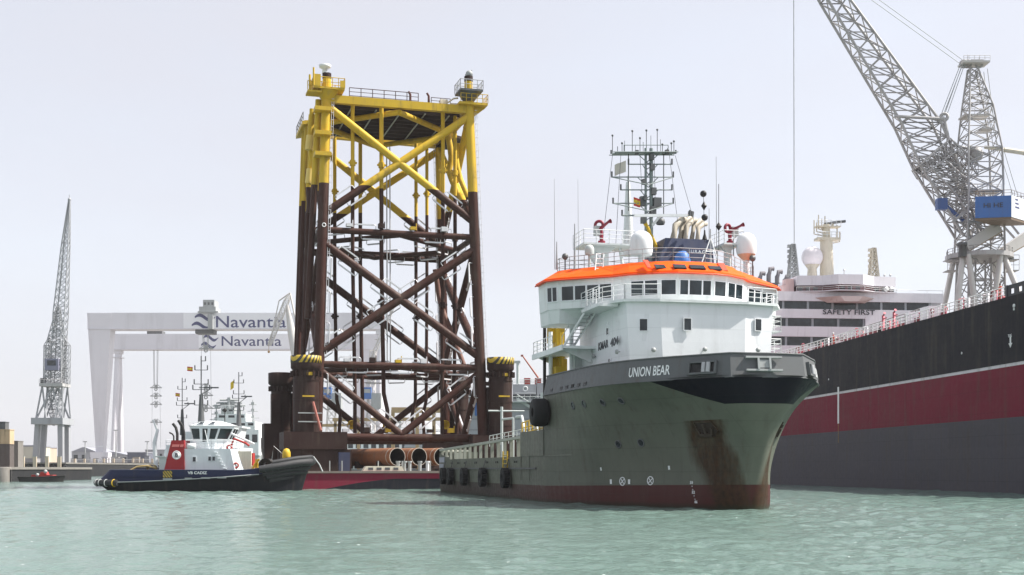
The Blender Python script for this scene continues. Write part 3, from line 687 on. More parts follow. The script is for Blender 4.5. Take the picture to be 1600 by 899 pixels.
p = BF.onX(1092, 391, 52.6); lettering("U.R.A.G", .34, "funnel_lettering", LETTERW, bear, .006, M=face_matrix((52.42, p.y, p.z-.1), (0, 1, 0)), thick=.02)
EXH = paint("exhaust_lagging", (.50, .45, .37), .5, .6, .5)
for k, (u, v_, u2, v2) in enumerate(((1052, 373, 1066, 343), (1062, 373, 1077, 341), (1071, 373, 1084, 344), (1081, 373, 1094, 345), (1090, 373, 1100, 350))):
    x = 50.6-.5*(k % 2); a = BF.onX(u, v_, x); c = BF.onX(u2, v2, x-.3); m_ = (a+c)/2+V((0, -.18, .25))
    b = MB(); b.path([a-V((0, 0, .6)), a, m_, c, c+V((-.3, .25, .05))], .19 if k else .26, 10); b.build("exhaust_pipe", EXH, bear)
b = MB(); a = BF.onX(1068, 372, 49.5); c = BF.onX(1078, 340, 49.5); b.path([a, (a+c)/2+V((0, -.3, .2)), c], .34, 12); b.tube(c+V((0, 0, -.3)), c+V((0, .1, .45)), .24, n=10, m=1); b.build("exhaust_pipe", [EXH, DGREY], bear)
# domes
def dome(u, v_, r, x, basez, mat=WHITE, cone=None, name="satellite_dome"):
    c = BF.onX(u, v_, x); b = MB()
    b.lathe([(r*.9, -r*1.15), (r*1.0, -r*.8), (r, 0), (r*.92, r*.42), (r*.7, r*.75), (r*.38, r*.95), (0, r)], c, 20)
    if cone: b.lathe([(r*.35, -r*1.75), (r*.9, -r*1.15)], c, 20, 1)  # cone coloured with the orange light thrown up by the roof
    else: b.lathe([(0, -r*1.15), (r*.9, -r*1.15)], c, 20)
    b.tube((c.x, c.y, basez), (c.x, c.y, c.z-r*1.1), r*.3, n=10, m=0); b.build(name, [mat, paint("orange_bounce", (.72, .42, .28))], bear)
dome(1002, 379, .82, 55.2, TOPZ); dome(1166, 380, .76, 52.4, TOPZ, cone=True); dome(921, 390, .34, 53.6, TOPZ-.2, GREYW)
for u, v_, x in ((883, 401, 52.4), (1176, 404, 53)):
    c = BF.onX(u, v_, x); b = MB(); b.lathe([(0, -.12), (.22, -.1), (.24, .0), (.2, .12), (0, .14)], c, 14, axis=(1, 0, 0)); b.tube((c.x, c.y, TOPZ-.6), (c.x, c.y, c.z-.2), .05, n=6); b.build("search_light", DGREY, bear)
# fire monitor platforms
MON = paint("maroon_paint", (.22, .02, .04), .4, .05, .1)
for u, v_, s in ((936, 352, -1), (1137, 357, 1)):
    x = 51.2; c = BF.onX(u, v_, x); zf = BF.onX(u, 384, x).z
    b = MB(); w0 = BF.onX(905 if s < 0 else 1122, 380, x).y; w1 = BF.onX(984 if s < 0 else 1152, 380, x).y
    b.box(x-1.6, x+1.2, w0, w1, zf-.12, zf); b.slab([(x, w0+.1, zf-.12), (x, w1-.3*abs(w1-w0), zf-.12), (x, (w0+w1)/2, zf-.8)], (.3, 0, 0))
    b.tube((x, (w0+w1)/2, TOPZ), (x, (w0+w1)/2, zf-.1), .3, n=12); b.build("monitor_platform", HOUSEG, bear)
    b = MB(); b.rail([(x-1.6, w0, zf), (x+1.2, w0, zf), (x+1.2, w1, zf), (x-1.6, w1, zf)], .95, .028, 1.0, 3); b.build("platform_railing", WHITE, bear)
    b = MB(); b.torus(c, .29, .115, (1, .45*s, 0), 18, 8); b.tube(c+V((0, .15, -.3)), (c.x, c.y+.2, zf+.3), .15, n=8); b.tube((c.x, c.y+.2, zf), (c.x, c.y+.2, zf+.35), .28, n=10)
    b.tube(c+V((0, .1, -.25)), c+V((.9, .75*(1 if s > 0 else .6), .1)), .14, .09, n=8); b.lathe([(.09, 0), (.17, .25)], c+V((.85, .7*(1 if s > 0 else .6), .09)), 10, axis=(.9, .7, .2)); b.build("fire_monitor", MON, bear)
    b = MB(); b.box(c.x-.3, c.x+.1, c.y+.35*(-s)*-1-.0, c.y+.35*(-s)*-1+.5, zf+.75, zf+1.45); b.build("control_box", LGREY, bear)
    if s < 0: b = MB(); b.path([(x, w0+.6, zf-.1), (x+.2, w0+1.3, zf-1.2), (x+.1, w0+2.0, TOPZ)], .3, 10); b.path([(x, w1-.8, zf-.1), (x+.2, w1-.5, TOPZ)], .12, 8); b.build("platform_strut", HOUSEG, bear)
# ---- mast
MASTM = paint("mast_grey_green", (.22, .26, .26), .5, .15, .25)
mx = 50.6
def mp(u, v_, dx=0): return BF.onX(u, v_, mx+dx)
mc = mp(1013, 400)
mast = MB(); zt = mp(1013, 232).z
for dy in (-.16, .28): mast.tube((mx, mc.y+dy-.05, TOPZ), (mx, mc.y+dy-.05, zt), .10 if dy < 0 else .15, n=8)
for k in range(16):
    z = 18+(zt-18)*k/16; mast.tube((mx, mc.y-.2, z), (mx, mc.y+.25, z+.3), .035, n=4)
mast_o = mast.build("mast", MASTM, bear)
b = MB(); b.path([mp(1006, 345), mp(1016, 365), mp(1026, 388), mp(1032, 402)], .16, 8); b.build("mast_stay_tube", YELLOW, bear)
for v_, uL, uR, cat in ((240, 955, 1056, 1), (257, 982, 1050, 0), (277, 956, 1052, 0), (297, 970, 1050, 0), (318, 958, 1052, 0), (337, 972, 1078, 0)):
    b = MB(); l = mp(uL, v_); r_ = mp(uR, v_); c = mp(1013, v_-2)
    b.tube(l, r_, .05 if v_ != 337 else .07, n=5)
    if v_ in (277, 318): 
        b.tube(mp(uL, v_), mp(1013, v_+12, .8), .04, n=5); b.tube(mp(uR, v_), mp(1013, v_+12, .8), .04, n=5)
    b.tube(mp(1013-.3*(1013-uL), v_), mp(1013, v_+16), .035, n=4); b.tube(mp(1013+.4*(uR-1013), v_), mp(1013, v_+16), .035, n=4)
    if cat: b.tube(l+V((.5, 0, 0)), r_+V((.5, 0, 0)), .04, n=4); b.tube(l+V((-.5, 0, 0)), r_+V((-.5, 0, 0)), .04, n=4); b.slab([l+V((-.5, .2, -.04)), r_+V((-.5, -.2, -.04)), r_+V((.5, -.2, -.04)), l+V((.5, .2, -.04))], (0, 0, .05))
    for e in (l, r_): b.tube(e+V((0, 0, -.02)), e+V((0, 0, .42 if not cat else .25)), .07, n=6, m=1)
    b.build("crosstree", [MASTM, DGREY], mast_o)
for u, v0, v1 in ((957, 242, 212), (988, 240, 205), (1000, 240, 216), (1010, 238, 204), (1027, 240, 203), (1035, 243, 226), (1049, 240, 224), (1053, 243, 221), (982, 240, 330), (1037, 240, 336), (965, 240, 229), (972, 240, 224), (1043, 242, 232)):
    b = MB(); a = mp(u, v0); c = mp(u, v1); b.tube(a, c, .028 if v1 < v0 else .04, n=5)
    if v1 < 227: b.ball(c, .09, 8)
    b.build("antenna", DGREY, mast_o)
b = MB()   # radar scanners and the grey lattice trunk
b.bar(mp(991, 337, .9), mp(1074, 337, .9), .14, .2); b.tube(mp(1032, 337, .9), mp(1020, 352, .3), .1); b.build("radar_scanner", WHITE, mast_o)
b = MB(); a = mp(982, 400, -2.5); c = mp(981, 285, -2.5); b.tube(a, c, .5, .16, n=10); b.tube(c, mp(981, 275, -2.5), .05); b.build("exhaust_mast", HOUSEG, bear)
b = MB(); a = mp(1022, 320); b.box(a.x-.3, a.x+.3, a.y-.1, a.y+.5, a.z-.2, a.z+.5); b.build("mast_equipment", DGREY, mast_o)
b = MB(); a = mp(1004, 320); b.box(a.x-.2, a.x+.2, a.y-.2, a.y+.2, a.z-.1, a.z+.6); b.build("mast_equipment", DGREY, mast_o)
b = MB(); a = mp(1032, 348); b.lathe([(.3, -.15), (.36, 0), (.3, .25), (0, .3)], a, 12); b.build("mast_equipment", DGREY, mast_o)
for uu, va, ub_, vb_ in ((957, 243, 940, 392), (1055, 243, 1092, 372), (970, 243, 962, 385), (1046, 243, 1062, 372), (1000, 243, 1003, 300), (1022, 243, 1024, 318)):
    b = MB(); b.tube(mp(uu, va), mp(ub_, vb_), .018, n=4); b.build("mast_stay", ROPE, mast_o)
for uu, vv, sz in ((1019, 262, .2), (1006, 285, .17), (1021, 300, .22), (1008, 310, .15), (1020, 330, .25), (1005, 345, .2), (995, 239, .14), (1042, 239, .16), (1018, 246, .2)):
    b = MB(); c = mp(uu, vv, .25); b.box(c.x-sz, c.x+sz, c.y-sz*.8, c.y+sz*.8, c.z-sz, c.z+sz*1.3); b.build("mast_lamp", DGREY, mast_o)
for uu, v0, v1 in ((976, 240, 220), (993, 240, 228), (1005, 240, 222), (1017, 238, 212), (1032, 240, 218)):
    b = MB(); b.tube(mp(uu, v0), mp(uu, v1), .02, n=4); b.build("antenna", DGREY, mast_o)
b = MB(); b.tube(mp(975, 227), mp(1044, 227), .035, n=5); b.tube(mp(975, 227), mp(975, 240), .03, n=4); b.tube(mp(1044, 227), mp(1044, 240), .03, n=4); b.build("crosstree", MASTM, mast_o)
# flags (cloth, own things)
def flag(name, c, xd, w_, h_, label, mats, cols=None, slope=.0):
    b = MB(); n = 8; xd = V(xd).normalized(); side_ = V((-xd.y, xd.x, 0))
    bands = cols or [0]
    for k, mi in enumerate(bands):
        z0 = h_*k/len(bands); z1 = h_*(k+1)/len(bands); rr = []
        for zz in (z0, z1):
            rr.append([c+xd*(w_*i/n)+V((0, 0, -zz+slope*w_*i/n))+side_*(.12*w_*math.sin(i*1.3+zz*2)*(i/n)) for i in range(n+1)])
        b.loft(rr, mi, False, False, True)
    return tag(b.build(name, mats), label, "flag")
PALEFLAG = flat("pale_flag_cloth", (.62, .58, .52), .9); CLOTHR = flat("red_cloth", (.5, .05, .04), .9); CLOTHY = flat("yellow_cloth", (.62, .45, .05), .9)
bw = lambda p: V((BF.o[0]+BF.c*p.x-BF.s*p.y, BF.o[1]+BF.s*p.x+BF.c*p.y, p.z))
flag("signal_flag", bw(mp(978, 251)), (-1, .1, 0), .85, .85, "pale cloth flag flying from the mast crosstree of the grey green ship", [PALEFLAG], slope=-.35)
flag("courtesy_flag", bw(mp(990, 308)), (1, .1, 0), .5, .65, "small red and yellow flag low on the mast of the grey green ship", [CLOTHR, CLOTHY], [0, 1, 1, 0], -.3)
# day shapes
x = 52.6; ds = thing("day_signal", "vertical string of black ball, diamond and ball above the navy funnel casing", "day signal", bw(BF.onX(1101, 375, x)), BF.a)
org = BF.onX(1101, 375, x)
for u, v_, k in ((1099, 303, "ball"), (1100, 322, "diamond"), (1101, 340, "ball"), (1101, 366, "cone")):
    c = BF.onX(u, v_, x)-org; b = MB()
    if k == "ball": b.ball(c, .25, 14)
    elif k == "diamond": b.lathe([(0, -.36), (.22, 0), (0, .36)], c, 10, sm=False)
    else: b.lathe([(.2, -.4), (.08, 0), (.05, .3)], c, 8)
    b.build(k, BLACK, ds)
b = MB(); b.tube(BF.onX(1099, 298, x)-org, V((0, 0, -.2)), .02, n=4); b.build("halyard", ROPE, ds)
c = BF.onX(1123, 354, 52.0); b = MB(); b.lathe([(0, -.35), (.24, 0), (0, .35)], (0, 0, 0), 10, sm=False)
o = b.build("day_signal", BLACK); o.location = bw(c); tag(o, "single black diamond shape beside the right hand maroon fire monitor", "day signal")
b = MB(); b.tube((0, 0, -1.8), (0, 0, 3.2), .025, n=4); b.build("halyard", ROPE, o)
# whip aerials, posts
for u, v0, v1, r_, x in ((867, 412, 280, .02, 52), (870, 405, 378, .05, 52), (898, 420, 350, .06, 52.5), (904, 400, 280, .018, 51), (1120, 390, 245, .028, 50), (1108, 400, 326, .03, 51), (1110, 410, 358, .07, 53)):
    b = MB(); a = BF.onX(u, v0, x); c = BF.onX(u-(1 if v1 < 300 else 0), v1, x); b.tube(V((a.x, a.y, min(a.z, TOPZ+.1))), c, r_*1.6, r_*.7, n=6); b.build("whip_aerial", STEEL, bear)
b = MB(); a = BF.onX(1096, 412, 53.4); c = BF.onX(1110, 372, 53); b.tube(a, c, .05, n=5); d_ = BF.onX(1123, 412, 53); b.tube(d_, c, .05, n=5); b.tube(BF.onX(1103, 393, 53.2), BF.onX(1117, 393, 53.1), .04, n=5); b.build("signal_post", WHITE, bear)
b = MB(); a = BF.onX(1146, 374, 52); c = BF.onX(1154, 366, 52); b.path([BF.onX(1146, 400, 52), a, c], .06, 6); b.build("vent_pipe", STEEL, bear)
# ------------------------------------------------------------ offshore jacket on its barge
JF = Fr((-24.7, 165.0), rad(16))
jacket = thing("jacket_structure", "tall lattice steel jacket, yellow on top and dark brown below, standing on a barge", "offshore jacket", (-24.7, 165, 0), JF.a)
JM = zone("jacket_paint", [39.4], [(.048, .0175, .0135), (.62, .41, .035)], .5, .6, .36, .7, .12)
JD = paint("jacket_dark_steel", (.032, .0165, .015), .55, .4, .25, spec=.12)
ANM = paint("anode_alloy", (.66, .66, .68), .45, .05, .15, metal=.2)
SL = 20.0
zb_, zt_ = 6.0, 52.4
CB = [V((-.55, -.3, zb_)), V((21.65, -.3, zb_)), V((-.75, SL+.3, zb_)), V((21.3, SL+.3, zb_))]
CT = [V((.9, .5, zt_)), V((19.8, .5, zt_)), V((1.05, SL-.5, zt_+.4)), V((20.0, SL-.5, zt_))]
def lp(i, z): return CB[i].lerp(CT[i], (z-zb_)/(zt_-zb_))
FACES = ((0, 1), (0, 2), (1, 3), (2, 3))
for i in range(4):
    b = MB(); b.tube(lp(i, 3.2), lp(i, 39.4), .72, .66, n=16); b.tube(lp(i, 39.4), lp(i, zt_-(2 if i > 1 else 0)), .66, .60, n=16)
    for z in (11, 21, 27.5, 36.4, 43, 47.5): b.tube(lp(i, z), lp(i, z+.12), .76-.003*z, n=16)
    for z in (16, 33.4, 50): b.tube(lp(i, z-1.2), lp(i, z+1.2), .80-.003*z, n=16)
    b.build("leg", JM, jacket)
an = MB(); an.box(-1.2, 1.2, -.09, .09, .50, .68)
for s in (-1, 1): an.path([(s*1.1, 0, .6), (s*1.35, 0, .57), (s*1.42, 0, .4), (s*1.42, 0, -.1)], .055, 5)
anode0 = an.build("anode", ANM, jacket); anode_n = [0]
def anodes(p, q, r, n, both=True, off=.0, only=None):
    d = (q-p).normalized()
    for k in range(n):
        c = p.lerp(q, (k+.6+off)/(n+.2))
        sdir = V((0, 0, 1)) if k % 2 == 0 else V((0, 0, -1))
        if only is not None: sdir = V(only)
        up = (sdir-d*sdir.dot(d)).normalized(); y = up.cross(d)
        M = Matrix((d, y, up)).transposed().to_4x4(); M.translation = c+up*(r-.05)
        o = anode0 if anode_n[0] == 0 else inst(anode0, jacket); anode_n[0] += 1; o.matrix_basis = M
        if both:
            M2 = Matrix((d, -y, -up)).transposed().to_4x4(); M2.translation = c+d*.9-up*(r-.05)
            inst(anode0, jacket, M=M2)
def brace(i, zi, j, zj, r, n=0, both=True):
    p, q = lp(i, zi), lp(j, zj); b = MB(); b.tube(p, q, r, n=14)
    d = (q-p).normalized()
    for t in (.08, .92): 
        c = p.lerp(q, t); b.tube(c-d*.05, c+d*.05, r+.04, n=14)
    b.build("brace", JM, jacket)
    if n: anodes(p, q, r, n, both)
for f, (i, j) in enumerate(FACES):
    nn = 4 if f in (0, 3) else 3
    brace(i, 49.6, j, 35.4, .50); brace(j, 49.6, i, 35.4, .50)                 # upper X
    brace(i, 31.8, j, 17.4, .54, nn); brace(j, 31.8, i, 17.4, .56, nn)           # middle X
    brace(i, 33.4, j, 33.4, .40, 2, True)                                       # level frames
    brace(i, 16.0, j, 16.0, .44, 3, True)
    brace(i, 6.6, j, 6.6, .52, 0)
    m_ = (lp(i, 6.8)+lp(j, 6.8))/2; m_.z = 7.0
    for a in (i, j):
        p = lp(a, 15.4); b = MB(); b.tube(p, m_, .46, n=14); b.build("brace", JM, jacket); anodes(p, m_, .46, 2)
    for a, s in ((i, 1), (j, -1)):                                              # anodes of the X just under the paint line
        p = lp(i if s < 0 else j, 35.4); q = lp(a, 49.6); anodes(p, p.lerp(q, .33), .5, 1)
# plan bracing of the level frames: a diamond between the face middles
for z in (33.2, 15.8):
    mids = [(lp(i, z)+lp(j, z))/2 for i, j in ((0, 1), (1, 3), (3, 2), (2, 0))]
    for p, q in zip(mids, mids[1:]+mids[:1]):
        b = MB(); b.tube(p, q, .34, n=12); b.build("plan_brace", JM, jacket); anodes(p, q, .34, 2)
for i in range(4):
    for z in (13.4, 20, 24, 28.5): anodes(lp(i, z-1.5), lp(i, z+1.5), .72, 1, False, .0, (1, -.4, 0) if i in (0, 2) else (-1, -.5, 0))
# risers, caissons and J-tubes with their bell mouths
for u, y, r, bend in ((523, 19, .26, 1), (551, 1.2, .25, 0), (563, 18, .28, 0), (596, 1.4, .28, 1), (650, 18.5, .25, -1), (667, 17, .24, -1), (692, 2, .27, 0), (711, 3, .26, 1)):
    top = JF.onY(u, 160 if y < 10 else 215, y); x = top.x; zt = 50.2
    b = MB(); xb = x+(.3 if x < 10 else -.1)
    pts = [(x, y, zt), (x, y, 30), (xb, y, 12.5)]
    if bend: pts += [(xb+.5*bend, y, 10.2), (xb+.25*bend+.5*bend*(.1), y, 7.2)]
    else: pts += [(xb, y, 7.2)]
    b.path(pts, r, 12); b.build("riser", JM, jacket)
for u, v_, y in ((550, 664, 3), (605, 664, 1), (696, 664, 3)):
    c = JF.onY(u, v_, y); b = MB(); b.lathe([(.18, -.7), (.55, .1), (.62, .1), (.62, -.1), (.3, -.9)], c, 14, axis=(.2, -1, -.1)); b.ball(c+V((0, .5, .2)), .35, 10); b.build("bell_mouth", YELLOW, jacket)
# riser guides: light frames at the levels, with a clamp round every riser
for z in (33.6, 24.5, 16.2, 42.5):
    if z in (33.6, 16.2):
        for y in (2.2, 17.2):
            b = MB(); b.tube((.4, y, z), (20.6, y, z), .2, n=8); b.build("guide_beam", JM, jacket)
            for x in (3.4, 7.6, 11.8, 16.0): b = MB(); b.tube((x, y, z), (x, y+(-1.8 if y < 9 else 2.2), z+.1), .13, n=6); b.build("guide_strut", JM, jacket)
    for u, y, r in ((523, 19, .26), (551, 1.2, .25), (563, 18, .28), (596, 1.4, .28), (650, 18.5, .25), (667, 17, .24), (692, 2, .27), (711, 3, .26)):
        x = JF.onY(u, 160 if y < 10 else 215, y).x
        b = MB(); b.tube((x, y, z-.35), (x, y, z+.35), r+.13, n=10); b.obox((x, y-.1, z), (r+.3, 0, 0), (0, .12, 0), (0, 0, .12)); b.build("riser_clamp", JM if z > 20 and z != 24.5 else JD, jacket)
for i, sx in ((0, 1), (1, 1), (3, -1)):                                     # rung ladders and cable trays up the legs
    b = MB()
    for k in range(38):
        z = 17+.9*k; c = lp(i, z); b.box(c.x+sx*.62, c.x+sx*.95, c.y-.5, c.y-.42, z, z+.06)
    for o_ in (.66, .92): b.tube(lp(i, 17)+V((sx*o_, -.46, 0)), lp(i, 50)+V((sx*o_, -.46, 0)), .035, n=4)
    b.build("leg_ladder", ANM, jacket)
for z, n_ in ((16.4, 5), (7.3, 6), (33.9, 4)):                               # small fittings sitting on the front level tubes
    for k in range(n_):
        x = 2.2+(19.0-2.2)*(k+.35)/n_; b = MB(); b.box(x-.35, x+.35, -.5, .3, z, z+.4+.2*(k % 2)); b.tube((x+.5, -.1, z), (x+.5, -.1, z+.9), .07, n=5); b.build("brace_fitting", (ANM, JD, YELLOW)[k % 3], jacket)
# pendant hoses between the frames
for u in (604, 609):
    c = JF.onY(u, 230, 12); b = MB(); b.tube(c, (c.x+.1, 12, 17), .09, n=5); b.build("hanging_cable", STEEL, jacket)
# curved flexible pipes on the right face
for pts, r in (([(18.6, 8, 49.5), (19.2, 8, 46), (19.0, 8, 43.5), (20.2, 7, 40), (20.6, 7, 37.5)], .42), ([(19.6, 5, 47), (19.2, 5, 45), (19.7, 4.5, 42), (21.0, 3, 37.5), (20.9, 2, 33)], .36)):
    b = MB(); b.path(catmull([tuple(p) for p in pts], 4), r, 10); b.build("flexible_riser", JM, jacket)
for pts in ([(17.8, 12, 30.8), (18.6, 12, 26), (19.6, 10, 22), (21, 8, 17)],):
    b = MB(); b.path(catmull([tuple(p) for p in pts], 4), .36, 10); b.build("flexible_riser", paint("rusty_flexible", (.16, .07, .05), .6, .6, .3), jacket)
# caissons beside the left face
for x, y, r, z0 in ((-.55, 1.6, .44, 39.5), (-.9, 6.0, .30, 34), (-.9, 12, .30, 34), (-.8, 15.5, .34, 20)):
    b = MB(); b.tube((x-.9, y, 8 if r < .4 else 22), (x+.55, y, 50.5), r, n=12); b.build("caisson", JM, jacket)
b = MB(); b.path([(-.7, 3.4, 49), (-.9, 3.6, 46), (-.6, 3.5, 43), (-1.1, 3.3, 40.5), (-1.0, 3, 36)], .4, 10); b.build("flexible_riser", JM, jacket)
for z, y in ((41.0, 3.2), (45.4, 3.2)):
    b = MB(); b.tube((-1.1, y, z-1.1), (-.9, y, z+.8), .5, n=12); b.build("riser_clamp", paint("pale_yellow_paint", (.70, .52, .15), .45), jacket)
for z in (43.0, 45.7, 48.8):
    b = MB(); b.box(-.8, 1.3, -1.0, .8, z-.25, z+.25); b.build("leg_bracket", YELLOW, jacket)
# top deck
DKB = paint("deck_underside", (.055, .033, .035), .6, .3, .25)
tdz = 50.3
b = MB(); b.box(2.2, 19.2, 2.5, SL-2.0, tdz+.3, tdz+.55, 0); b.build("top_deck", DKB, jacket)
for k in range(9):
    y = 3.0+1.8*k; b = MB(); b.box(2.2, 19.2, y-.1, y+.1, tdz-.25, tdz+.3); b.build("deck_beam", DKB, jacket)
b = MB()
for k in range(5): x = 4.4+3.3*k; b.box(x-.09, x+.09, 2.4, SL-2, tdz-.34, tdz-.252)
b.build("deck_girder", LGREY, jacket)
for p, q in ((lp(0, 50.4), lp(1, 50.4)), (lp(2, 50.4), lp(3, 50.4)), (lp(0, 50.4), lp(2, 50.4)), (lp(1, 50.4), lp(3, 50.4))):
    b = MB(); b.bar(p, q, .8, 1.0); b.build("ring_beam", JM, jacket)
mids = [(lp(i, 50)+lp(j, 50))/2 for i, j in ((0, 1), (1, 3), (3, 2), (2, 0))]
for p, q in zip(mids, mids[1:]+mids[:1]):
    b = MB(); b.tube(p-V((0, 0, .6)), q-V((0, 0, .6)), .38, n=12); b.build("plan_brace", JM, jacket)
b = MB(); b.slab([(-1.0, SL-9, tdz-.6), (-1.0, SL-1, tdz-.6), (1, SL-1, tdz-.2), (1, SL-9, tdz-.2)], (0, 0, .5)); b.build("side_platform", YELLOW, jacket)
b = MB(); b.rail([(-.9, SL-9, tdz), (-.9, SL-1, tdz)], 1.1, .05, 1.5, 2); b.build("platform_railing", DGREY, jacket)
b = MB(); b.slab([(19.5, SL-8, tdz-.4), (23, SL-6, tdz-.4), (23, SL, tdz-.4), (19.5, SL, tdz-.4)], (0, 0, .4)); b.build("side_platform", JD, jacket)
b = MB(); b.rail([(4.0, 1.6, tdz+.6), (13.2, 1.6, tdz+.6)], 1.55, .055, 1.5, 3); b.build("deck_railing", flat("dark_railing", (.07, .045, .05)), jacket)
b = MB(); b.rail([(15.0, 1.8, tdz+.6), (17.6, 1.8, tdz+.6)], 1.2, .05, 1.2, 3); b.build("deck_railing", bpy.data.materials["dark_railing"], jacket)
b = MB(); b.rail([(3.5, SL-3, tdz+.6), (19, SL-3, tdz+.6)], 1.2, .04, 1.8, 2); b.build("deck_railing", bpy.data.materials["dark_railing"], jacket)
b = MB(); b.box(2.6, 12, 1.4, 2.0, tdz+.56, tdz+.95); b.build("toe_board", JD, jacket)
for x in (12.2, 14.7):
    b = MB(); b.path([(x, 2, tdz+.5), (x, 2, tdz+2.0), (x-.25, 2, tdz+2.4)], .16, 8); b.build("vent_pipe", paint("brown_pipe", (.10, .035, .03)), jacket)
b = MB(); b.tube((12.2, 2, tdz+1.0), (15.4, 2, tdz+1.0), .1); b.build("deck_pipe", paint("brown_pipe", (.10, .035, .03)), jacket)
b = MB(); b.box(16.2, 17.2, 1.5, 2.5, tdz+.6, tdz+1.6); b.box(17.5, 19.0, 1.2, 2.0, tdz+.6, tdz+1.1); b.path([(17.2, 1.5, tdz+1.2), (18, 1.5, tdz+1.8), (18.6, 1.5, tdz+1.9)], .12); b.build("deck_equipment", CREAM, jacket)
def legtop(i, yellow):
    c = lp(i, zt_); dz_ = -.4 if yellow else .8
    b = MB(); z = zt_-1.1 if yellow else zt_+.2
    b.box(c.x-1.9 if yellow else c.x-1.5, c.x+(2.1 if yellow else 1.6), c.y-1.6, c.y+1.6, z, z+.25); b.lathe([(.7, z-1.1), (1.5, z)], (c.x, c.y, 0), 12)
    po = b.build("leg_platform", YELLOW if yellow else DGREY, jacket)
    b = MB(); x0, x1 = c.x-1.9 if yellow else c.x-1.5, c.x+(2.1 if yellow else 1.6); z += .25
    b.rail([(x0, c.y-1.6, z), (x1, c.y-1.6, z), (x1, c.y+1.6, z), (x0, c.y+1.6, z)], 1.2, .05, .8, 2, closed=True)
    if yellow: b.box(x0, x0+.9, c.y-1.65, c.y-1.5, z, z+1.5); b.box(x1-.6, x1+.05, c.y-1.65, c.y-1.5, z, z+.9); b.tube((x0, c.y-1.6, z), (x0, c.y-1.6, z+2.3), .12)
    b.build("platform_railing", YELLOW if yellow else STEEL, jacket)
    b = MB(); b.tube((c.x, c.y, zt_-1), (c.x, c.y, zt_+1.0+dz_), .55, n=14); b.tube((c.x, c.y, zt_+1.0+dz_), (c.x, c.y, zt_+1.7+dz_), .58, n=14, m=1); b.build("leg_cap", [JM, JD], jacket)
    b = MB(); z = zt_+1.7+dz_
    if yellow: b.lathe([(.35, 0), (.3, .5), (.75, .75), (.8, 1.05), (.3, 1.15), (0, 1.15)], (c.x-.25, c.y, z), 12); b.box(c.x-.6, c.x-.2, c.y-.2, c.y+.2, z, z+.5)
    else: b.ball((c.x+.1, c.y, z+.35), .5, 10); b.tube((c.x+.2, c.y, z), (c.x+.45, c.y, z+.9), .08); b.tube((c.x-.3, c.y, z), (c.x-.2, c.y, z+.6), .07); b.box(c.x-.4, c.x+.5, c.y-.3, c.y+.3, z, z+.35)
    b.build("lifting_head", WHITE if yellow else LGREY, jacket)
legtop(0, True); legtop(1, False)
for i in (0, 1):
    c = lp(i, 51); b = MB(); b.box(c.x-2.6, c.x-.8, c.y-1.4, c.y+.8, 50.8, 51.05); b.rail([(c.x-2.6, c.y-1.4, 51.05), (c.x-.8, c.y-1.4, 51.05)], 1.1, .05, .6, 2); b.tube((c.x-2.3, c.y-1.2, 51), (c.x-2.3, c.y-1.2, 53), .14)
    if i: b = MB(); b.box(c.x-1.6, c.x+2.3, c.y-1.2, c.y+1, 50.9, 51.2); b.rail([(c.x-1.4, c.y-1.2, 51.2), (c.x+2.3, c.y-1.2, 51.2), (c.x+2.3, c.y+1, 51.2)], 1.1, .05, .7, 2); b.slab([(c.x+.7, c.y, 50.9), (c.x+2.3, c.y, 50.9), (c.x+.7, c.y, 49.6)], (0, .3, 0))
    b.build("leg_gallery", YELLOW, jacket)
c = lp(0, 36.6); b = MB(); b.lathe([(.28, 0), (.28, .06), (.18, .06), (.18, .0)], (c.x+.0, c.y-.7, 33.9), 14, axis=(0, -1, 0)); b.build("target_ring", LETTERW, jacket)
# pile sleeves at the feet, with grippers and hazard bands
def sleeve(cx, cy, zt, r, rc, band, zb=3.4):
    b = MB(); b.tube((cx, cy, zb), (cx, cy, zt-1.6), r, n=24)
    for z in (6.2, 8.2, 11.3, zt-3.2): b.tube((cx, cy, z), (cx, cy, z+.16), r+.07, n=24)
    b.lathe([(r, zt-2.0), (rc*.92, zt-1.6)], (cx, cy, 0), 24)
    so_ = b.build("pile_sleeve", JD, jacket)
    b = MB(); b.lathe([(rc*.92, zt-1.75), (rc, zt-1.55), (rc, zt-.05), (rc*.9, zt), (rc*.5, zt), (rc*.5, zt-.8)], (cx, cy, 0), 26)
    for k in range(16):
        a = 2*math.pi*k/16; b.obox((cx+math.cos(a)*(r+.18), cy+math.sin(a)*(r+.18), zt-2.3), V((math.cos(a), math.sin(a), 0))*.2, V((-math.sin(a), math.cos(a), 0))*.07, (0, 0, .35))
    b.build("gripper_collar", JD, so_)
    if band:
        b = MB(); b.lathe([(rc*.9, zt-.02), (rc+.03, zt-.02), (rc+.03, zt-.95), (rc+.0, zt-.95)], (cx, cy, 0), 26); b.build("hazard_band", HAZ, so_)
        b = MB(); b.obox((cx+.25, cy-r-.02, zt-2.35), (.35, 0, 0), (0, .04, 0), (0, 0, .2)); b.obox((cx+.1, cy-r-.02, zt-5.2), (.75, 0, 0), (0, .04, 0), (0, 0, .1)); b.build("yellow_mark", YELLOW, so_)
    return so_
sleeve(-2.0, -1.4, 16.9, 1.62, 1.95, True); sleeve(23.75, -1.2, 17.3, 1.55, 1.8, True)
sleeve(-2.9, SL+.6, 16.3, 1.45, 1.85, False); sleeve(23.4, SL+1, 16.3, 1.5, 1.85, False)
